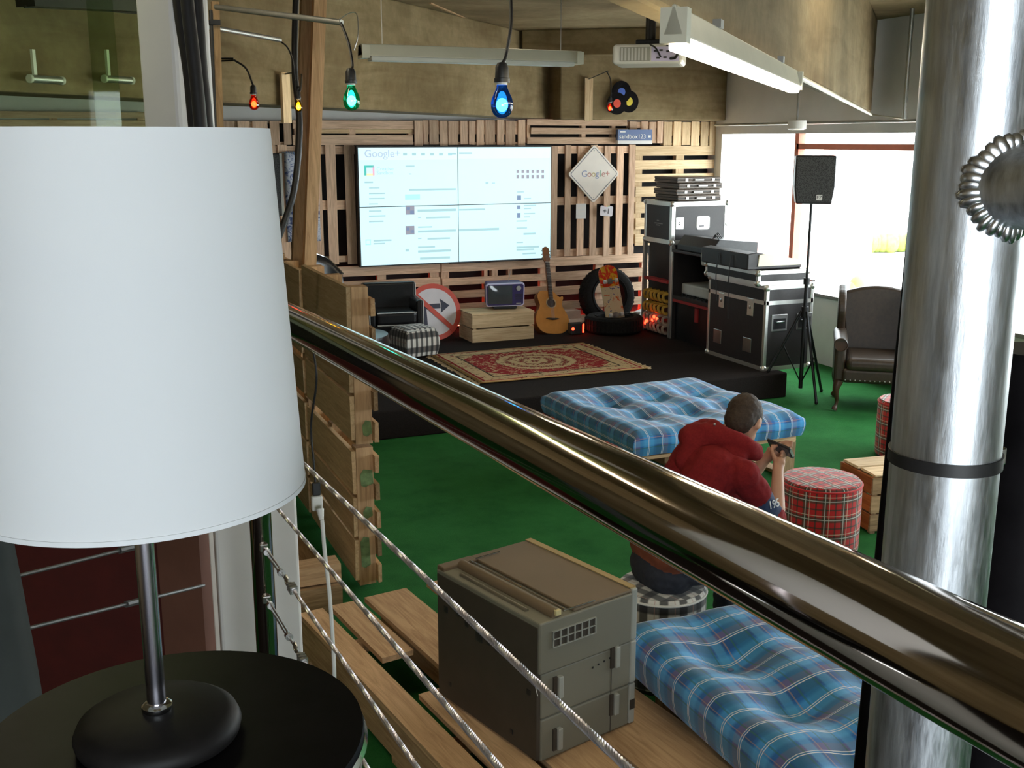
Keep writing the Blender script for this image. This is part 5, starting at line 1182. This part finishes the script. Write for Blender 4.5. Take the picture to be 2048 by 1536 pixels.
B().prism([(-w_ / 2 + .03, .02), (w_ / 2 - .03, .02), (w_ / 2 - .012, h_ * .35), (w_ / 2 - .012, h_ - .015), (-w_ / 2 + .012, h_ - .015), (-w_ / 2 + .012, h_ * .35)], -.162, -.15).obj('grille', 'speaker_grille', t_)
B().box(.02, .07, -.166, -.162, .035, .085).obj('badge', 'paper', t_); text(None, 'FZ', .042, 'badge_lettering', 'ink', t_, T(.045, -.167, .06) @ FRONT, .0006)
# ------------------------------------------------------------------ wing armchair
t_ = thing('wing_armchair', 'brown leather wing armchair beside the aluminium column', 'armchair', (6.83, 7.75, 0), math.radians(-38))
W_, D_ = .74, .70; LT = 'brown_leather'
B().box(-W_ / 2 + .07, W_ / 2 - .07, -D_ / 2, D_ / 2 - .12, .27, .40).obj('seat_frame', LT, t_, bev=.03, seg=3)
B().box(-W_ / 2 + .10, W_ / 2 - .10, -D_ / 2 - .015, D_ / 2 - .15, .38, .50).obj('seat_cushion', LT, t_, bev=.045, seg=4)
bkp = [(-.31, .30), (.31, .30), (.30, .70), (.34, .86), (.33, 1.02), (.24, 1.06), (.12, 1.09), (0, 1.10), (-.12, 1.09), (-.24, 1.06), (-.33, 1.02), (-.34, .86), (-.30, .70)]
B().prism([(v_.x, v_.y) for v_ in bez([(x, z, 0) for x, z in bkp] + [(-.31, .30, 0)], 3)[:-1]], D_ / 2 - .14, D_ / 2 - .0, Matrix.Translation((0, .0, 0)) @ Matrix.Rotation(-.10, 4, 'X')).obj('backrest', LT, t_, bev=.035, seg=3)
for s in (-1, 1):
    x0 = s * (W_ / 2 - .045)
    wg = [(.34, .62), (.36, 1.04), (.22, 1.05), (.09, .98), (.05, .86), (.10, .74), (.16, .64)]
    M_ = T(x0, 0, 0) @ Matrix.Rotation(PI / 2, 4, 'Z')
    B().prism([(v_.x, v_.y) for v_ in bez([(y, z, 0) for y, z in wg] + [(.34, .62, 0)], 4)[:-1]], -.035, .035, M_).obj('wing', LT, t_, bev=.022, seg=3)
    a = B().box(x0 - .05, x0 + .05, -D_ / 2 + .02, D_ / 2 - .1, .27, .60).obj('arm_panel', LT, t_, bev=.03, seg=3)
    B().tube([(x0, -D_ / 2 + .0, .615), (x0, D_ / 2 - .12, .635)], .062, 18).obj('arm_roll', LT, t_, True, .01); B().lathe([(.0, 0), (.052, 0), (.056, .008)], 20, T(x0, -D_ / 2 - .001, .615) @ FRONT, cap=False).obj('arm_scroll', 'dark_wood', t_, True)
    for sy in (-1, 1):
        yy = sy * (D_ / 2 - .06) - .02; B().tube(bez([(x0, yy, .28), (x0 + s * .02, yy + sy * .02, .20), (x0 + s * .005, yy, .09), (x0 + s * .025, yy + sy * .02, .012)], 6), [.045 - .03 * min(1, k / 12) + (.010 if k > 15 else 0) for k in range(19)], 10).obj('leg', 'dark_wood', t_, True)
for k in range(14): B().ball((-W_ / 2 + .10 + k * .042, -D_ / 2 - .002, .30), .006, n=8, m=5).obj('nail', 'galvanised', t_)
# ================================================================== people
def remeshed(build, vox, smooth, name, it=4):
    me = build.mesh(name); o = bpy.data.objects.new(name, me); COL.objects.link(o)
    md = o.modifiers.new('r', 'REMESH'); md.mode = 'VOXEL'; md.voxel_size = vox; md.use_smooth_shade = True
    sm = o.modifiers.new('s', 'SMOOTH'); sm.factor = .5; sm.iterations = it
    dg = bpy.context.evaluated_depsgraph_get(); dg.update()
    m2 = bpy.data.meshes.new_from_object(o.evaluated_get(dg)); bpy.data.objects.remove(o); bpy.data.meshes.remove(me)
    m2.name = name; m2.polygons.foreach_set('use_smooth', [True] * len(m2.polygons)); return m2
def seg_d(p, a, b_, ra, rb):
    d = b_ - a; t_ = max(0, min(1, (p - a).dot(d) / max(1e-9, d.dot(d)))); return (p - a - d * t_).length - (ra + (rb - ra) * t_)
def person(t_, bones, balls, vox, name='body', it=3):
    bb = B(); V = Vector
    bones = [(V(a), V(b_), ra, rb, m) for a, b_, ra, rb, m in bones]
    for a, b_, ra, rb, m in bones: bb.cap(a, b_, ra, rb)
    for c, r, M_, m in balls: bb.ball(c, r, M_, 20, 12)
    me = remeshed(bb, vox, True, name, it)
    names = []
    for m in [x[4] for x in bones] + [x[3] for x in balls]:
        if m not in names: names.append(m)
    for m in names: me.materials.append(MATS[m])
    for p in me.polygons:
        c = p.center; best, bm_ = 9, 0
        for a, b_, ra, rb, m in bones:
            d = seg_d(c, a, b_, ra, rb)
            if d < best: best, bm_ = d, names.index(m)
        for bc, r, M_, m in balls:
            q = c - Vector(bc); rr = r if isinstance(r, (int, float)) else max(r); rs = (r, r, r) if isinstance(r, (int, float)) else r
            ql = (M_.inverted().to_3x3() @ q) if M_ is not None else q
            k = math.sqrt(sum((ql[i] / rs[i]) ** 2 for i in range(3))); d = (k - 1) * min(rs)
            if d < best: best, bm_ = d, names.index(m)
        p.material_index = bm_
    soft = set()
    for p in me.polygons:
        if names[p.material_index] not in ('skin', 'matte_black'): soft.update(p.vertices)
    nr = [v_.normal.copy() for v_ in me.vertices]
    for k in soft: q = me.vertices[k].co; me.vertices[k].co = q + nr[k] * (.008 * noise.noise(Vector((q.x * 9, q.y * 9, q.z * 16))) + .004 * noise.noise(q * 34))
    o = bpy.data.objects.new(name, me); COL.objects.link(o); o.parent = t_; return o
P0 = Vector((2.37, 3.96, 0))
pt = thing('person', 'person in a red hoodie sitting hunched over a phone on the checked stool', 'person', P0)
def L(x, y, z): return Vector((x, y, z)) - P0
R_, J_, S_, N_ = 'hoodie_red', 'jeans', 'skin', 'navy_cloth'
pel, mid, che, nek = L(2.40, 3.97, .56), L(2.46, 3.97, .78), L(2.58, 3.97, .97), L(2.69, 3.99, 1.07)
shR, elR, wrR = L(2.66, 3.79, .975), L(2.855, 3.795, .72), L(2.945, 3.93, .915)
shL, elL, wrL = L(2.62, 4.15, 1.0), L(2.90, 4.19, .72), L(2.99, 4.09, .93)
hd = L(2.80, 4.005, 1.165)
hipR, knR, anR = L(2.43, 3.87, .555), L(2.84, 3.83, .545), L(2.80, 3.84, .09)
hipL, knL, anL = L(2.43, 4.07, .555), L(2.84, 4.15, .545), L(2.82, 4.14, .09)
bones = [(pel + Vector((.03, -.055, .11)), mid + Vector((0, -.05, 0)), .135, .125, R_), (pel + Vector((.03, .055, .11)), mid + Vector((0, .05, 0)), .135, .125, R_),
    (mid + Vector((0, -.06, 0)), che + Vector((0, -.07, 0)), .125, .125, R_), (mid + Vector((0, .06, 0)), che + Vector((0, .07, 0)), .125, .125, R_),
    (che, nek, .13, .075, R_), (che + Vector((.02, 0, .03)), shR, .10, .072, R_), (che + Vector((.02, 0, .03)), shL, .10, .072, R_),
    (shR, shR.lerp(elR, .38), .074, .066, R_), (shR.lerp(elR, .40), shR.lerp(elR, .72), .064, .058, N_), (shR.lerp(elR, .74), elR, .057, .052, R_),
    (shL, elL, .072, .052, R_), (elR, elR.lerp(wrR, .18), .050, .042, R_), (elR.lerp(wrR, .2), wrR, .038, .026, S_), (elL, elL.lerp(wrL, .18), .050, .042, R_), (elL.lerp(wrL, .2), wrL, .038, .026, S_),
    (nek, hd + Vector((-.03, 0, -.03)), .056, .056, S_),
    (pel + Vector((-.02, -.05, -.03)), pel + Vector((-.02, .05, -.03)), .125, .125, J_),
    (hipR, knR, .088, .065, J_), (knR, anR, .060, .045, J_), (hipL, knL, .088, .065, J_), (knL, anL, .060, .045, J_),
    (anR + Vector((-.03, 0, -.045)), anR + Vector((.16, -.02, -.05)), .042, .036, 'matte_black'), (anL + Vector((-.03, 0, -.045)), anL + Vector((.16, .02, -.05)), .042, .036, 'matte_black'),
    (pel + Vector((-.012, -.07, .075)), pel + Vector((-.012, .07, .075)), .128, .128, 'orange_cloth')]
HM = Matrix.Rotation(math.radians(34), 4, 'Z') @ Matrix.Rotation(math.radians(38), 4, 'Y')       # head looks along +x, down at the phone
def hl(x, y, z): return hd + (HM @ Vector((x, y, z)))
balls = [(hd, (.092, .074, .098), HM, S_), (hl(.045, 0, -.055), (.055, .055, .062), HM, S_), (hl(.098, 0, -.02), (.018, .012, .022), HM, S_), (hl(-.005, -.076, -.015), (.022, .010, .032), HM, S_), (hl(-.005, .076, -.015), (.022, .010, .032), HM, S_), (hl(.075, 0, -.098), (.026, .03, .02), HM, S_)]
# hands: palm, four fingers and a thumb each, closed round the phone
ph = L(3.015, 4.01, 1.005)
def hand(wr, side):
    fw_ = (ph - wr).normalized(); pc_ = wr + fw_ * .05
    bones.append((wr, pc_, .026, .028, S_)); bones.append((pc_ + Vector((0, side * .012, .012)), pc_ + Vector((0, side * .012, -.02)) + fw_ * .02, .022, .020, S_))
    for k in range(4):
        b0 = pc_ + fw_ * .028 + Vector((.012 - .004 * k, 0, .028 - .020 * k)); ln = (.034, .038, .036, .028)[k]
        b1 = b0 + fw_ * ln * .7 + Vector((.018, side * .004, 0)); b2 = b1 + Vector((.016, -side * .022, .004)); b3 = b2 + Vector((-.002, -side * .016, .004))
        for u, w, r1, r2 in ((b0, b1, .0098, .009), (b1, b2, .009, .0085), (b2, b3, .0085, .0075)): bones.append((u, w, r1, r2, S_))
    th = pc_ + Vector((-.012, -side * .012, .012)); t1_ = th + fw_ * .026 + Vector((-.014, -side * .010, .018)); t2_ = t1_ + fw_ * .018 + Vector((.006, -side * .014, .010))
    bones.append((th, t1_, .0125, .0105, S_)); bones.append((t1_, t2_, .0105, .0085, S_))
hand(wrR, -1); hand(wrL, 1)
person(pt, bones, balls, .0068)
bb = B(); bb.ball(hl(-.012, 0, .018), (.098, .081, .096), HM, 24, 14); bb.ball(hl(-.045, 0, -.02), (.062, .072, .078), HM, 20, 12); bb.ball(hl(.055, 0, .058), (.038, .058, .034), HM, 16, 10)
me = remeshed(bb, .008, True, 'hair', 2)
for v_ in me.vertices: v_.co += v_.normal * (.004 * noise.noise(v_.co * 70) + .002 * noise.noise(v_.co * 160))
me.materials.append(MATS['hair_brown']); o = bpy.data.objects.new('hair', me); COL.objects.link(o); o.parent = pt
# trim hair off the face: sink the vertices in front of the brow
for v_ in me.vertices:
    q = HM.inverted() @ (v_.co - hd)
    if q.x > .03 and q.z < .045 or q.z < -.045 and q.x > -.035: v_.co = hd + (v_.co - hd) * .80
for s in (-1, 1):
    o = B().ball(hl(.086, s * .032, .006), (.006, .013, .009), HM).obj('eye', 'paper', pt, True); B().ball(hl(.091, s * .032, .004), (.003, .006, .006), HM).obj('iris', 'ink', o, True); B().ball(hl(.088, s * .033, .026), (.006, .018, .005), HM).obj('eyebrow', 'hair_brown', pt, True)
B().ball(hl(.094, 0, -.062), (.008, .022, .006), HM).obj('mouth', 'ink_red', pt, True)
# hood bunched behind the neck
bb = B()
arc = []
for k in range(13):
    a = math.radians(-118 + 236 * k / 12); arc.append(nek + Vector((-.10 * math.cos(a) + .035, .125 * math.sin(a), .03 + .035 * math.cos(a) - .05 * (1 - math.cos(a)) * .5)))
for p, q in zip(arc, arc[1:]): bb.cap(p, q, .045, .045)
bb.cap(nek + Vector((-.06, -.06, .05)), nek + Vector((-.155, .03, .035)), .055, .06); bb.cap(nek + Vector((-.06, .07, .05)), nek + Vector((-.155, .03, .035)), .055, .06)
bb.cap(nek + Vector((-.12, .0, .045)), nek + Vector((-.20, .0, -.06)), .06, .05); bb.cap(nek + Vector((-.02, -.12, -.03)), nek + Vector((-.18, -.06, -.07)), .05, .045); bb.cap(nek + Vector((-.02, .12, -.01)), nek + Vector((-.18, .06, -.06)), .05, .045)
me = remeshed(bb, .009, True, 'hood', 4)
for v_ in me.vertices: v_.co += v_.normal * (.010 * noise.noise(v_.co * 11) + .004 * noise.noise(v_.co * 30))
me.materials.append(MATS['hoodie_red']); o = bpy.data.objects.new('hood', me); COL.objects.link(o); o.parent = pt
B().ball(nek + Vector((-.09, -.05, .105)), .006).obj('eyelet', 'steel', o, True)
mb = shR.lerp(elR, .56); ax_s = (elR - shR).normalized(); nrm = Vector((.35, -.93, .12)); nrm = (nrm - ax_s * nrm.dot(ax_s)).normalized(); xr_ = (-ax_s).cross(nrm)
M_ = Matrix(((xr_.x, -ax_s.x, nrm.x, 0), (xr_.y, -ax_s.y, nrm.y, 0), (xr_.z, -ax_s.z, nrm.z, 0), (0, 0, 0, 1)))
text(None, '195', .052, 'sleeve_print', 'paper', pt, T(*(mb + nrm * .064)) @ M_ @ Matrix.Rotation(math.radians(-35), 4, 'Z'), .001)
t_ = thing('mobile_phone', 'dark mobile phone held in both hands by the person', 'phone', P0 + ph + Vector((.012, 0, -.03)), (math.radians(8), math.radians(-38), math.radians(10)))
B().box(-.006, .006, -.066, .066, -.0, .075).obj('body', 'black_plastic', t_, bev=.004); B().box(-.008, -.0055, -.058, .058, .006, .069).obj('screen', 'tv_glass', t_); B().box(-.0062, .0062, -.0675, -.0655, .01, .06).obj('bezel', 'galvanised', t_)
# ================================================================== outside the window
struct(B().box(XW + .16, 60, -40, 60, -.30, -.15).obj('ground_outside', 'outdoor_ground'))
oc = on_x(1712, 575, 8.55)
O0 = Vector((oc.x + .15, oc.y, -.15))
pt = thing('person', 'blond person in white sitting outside the bright window', 'person', O0)
z0 = oc.z + .15; h_ = Vector((-.15, 0, z0))
W_ = 'outdoor_white'
person(pt, [(Vector((0, 0, z0 - .62)), Vector((-.03, 0, z0 - .30)), .14, .15, W_), (Vector((-.03, 0, z0 - .30)), Vector((-.08, 0, z0 - .12)), .14, .06, W_), (Vector((-.08, 0, z0 - .14)), h_, .055, .05, 'skin'),
    (Vector((-.04, -.18, z0 - .24)), Vector((-.14, -.24, z0 - .52)), .06, .05, W_), (Vector((-.04, .18, z0 - .24)), Vector((-.14, .24, z0 - .52)), .06, .05, W_), (Vector((-.14, -.24, z0 - .52)), Vector((-.36, -.14, z0 - .48)), .045, .03, 'skin'), (Vector((-.14, .24, z0 - .52)), Vector((-.36, .14, z0 - .48)), .045, .03, 'skin'),
    (Vector((0, -.1, z0 - .66)), Vector((-.42, -.12, z0 - .66)), .09, .07, 'jeans'), (Vector((0, .1, z0 - .66)), Vector((-.42, .12, z0 - .66)), .09, .07, 'jeans'), (Vector((-.42, -.12, z0 - .66)), Vector((-.42, -.12, .06)), .06, .045, 'jeans'), (Vector((-.42, .12, z0 - .66)), Vector((-.42, .12, .06)), .06, .045, 'jeans')],
    [(h_, (.09, .075, .115), None, 'skin')], .012, it=2)
bb = B(); bb.ball(h_ + Vector((.02, 0, .025)), (.10, .09, .115), None, 18, 11); bb.ball(h_ + Vector((.05, 0, -.07)), (.06, .08, .10)); me = remeshed(bb, .012, True, 'hair', 2); me.materials.append(MATS['hair_blond']); o = bpy.data.objects.new('hair', me); COL.objects.link(o); o.parent = pt
t_ = thing('bench', 'pale bench outside the window under the blond person', 'bench', O0 + Vector((.05, 0, 0)))
B().box(-.28, .28, -.6, .6, max(.08, z0 - .82), max(.12, z0 - .76)).obj('seat', 'outdoor_white', t_)
for y in (-.5, .5): B().box(-.24, .24, y - .03, y + .03, 0, max(.08, z0 - .82)).obj('leg', 'outdoor_white', t_)
# red pergola, kiosk and hedge in the glare
t_ = thing('red_pergola', 'red painted frame with pale roof outside the window', 'pergola', (11.2, 12.5, -.15))
for y in (-2.6, 1.6): B().box(-.06, .06, y - .06, y + .06, 0, 3.0).obj('post', 'outdoor_red', t_); B().box(1.9, 2.02, y - .06, y + .06, 0, 3.0).obj('post', 'outdoor_red', t_)
B().box(-.1, .1, -8, 1.8, 2.92, 3.10).obj('front_beam', 'outdoor_red', t_); B().box(-.1, 2.1, -8, 1.8, 3.1, 3.18).obj('roof_sheet', 'outdoor_white', t_)
def red_stall(px, py, d, w, h, lab):
    c = at_d(px, py, d); t_ = thing('market_stall', lab, 'stall', (c.x, c.y, -.15), -.3, 'stalls outside the window')
    z = max(.5, c.z + .15); B().box(-w / 2, w / 2, -.3, .3, 0, z).obj('counter', 'outdoor_red', t_); B().box(-w / 2 - .1, w / 2 + .1, -.4, .4, z + 1.0, z + 1.08).obj('awning', 'outdoor_white', t_)
    for s in (-1, 1): B().box(s * w / 2 - .03, s * w / 2 + .03, -.25, -.2, z, z + 1.0).obj('post', 'outdoor_white', t_)
red_stall(1540, 470, 19, 1.4, .9, 'orange-red stall in the glare left of the red window bar'); red_stall(1690, 420, 24, 1.1, .9, 'orange-red stall in the glare right of the loudspeaker')
t_ = thing('hedge', 'yellow-green hedge in the glare outside the window', 'hedge', tuple(on_z(1770, 500, -.1).xy) + (-.15,), -.3)
bb = B()
for k in range(16): bb.ball((-1.2 + k * .16, random.uniform(-.1, .1), .22), (.2, .22, .24), None, 8, 6)
bb.obj('foliage', 'hedge', t_, True)
t_ = thing('far_building', 'long pale building with a reddish roof line beyond the window', 'building', (30, 34, -.15), .9)
B().box(-16, 16, 0, 6, 0, 3.4).obj('wall', 'outdoor_white', t_); B().box(-16.3, 16.3, -.4, 6.3, 3.4, 4.3).obj('roof', 'outdoor_red', t_)
for k in range(12): B().box(-15 + k * 2.6, -13.6 + k * 2.6, -.05, .02, 1.2, 2.5).obj('window', 'grey_plastic', t_)
# added battens above the view, put in to brighten stage and hall
for k, (a, b_, lab) in enumerate((((2.6, 6.3, 3.47), (3.6, 7.3, 3.47), 'added unseen batten brightening the partition side of the hall'), ((4.6, 7.2, 3.47), (5.6, 8.2, 3.47), 'added unseen batten brightening the front of the stage'), ((3.4, 3.8, 3.47), (4.4, 4.8, 3.47), 'added unseen batten brightening the stools'), ((-.6, 3.3, 3.47), (.4, 4.2, 3.47), 'added unseen batten brightening the railing'))):
    fluoro('fluorescent_light', lab, a, b_, True)
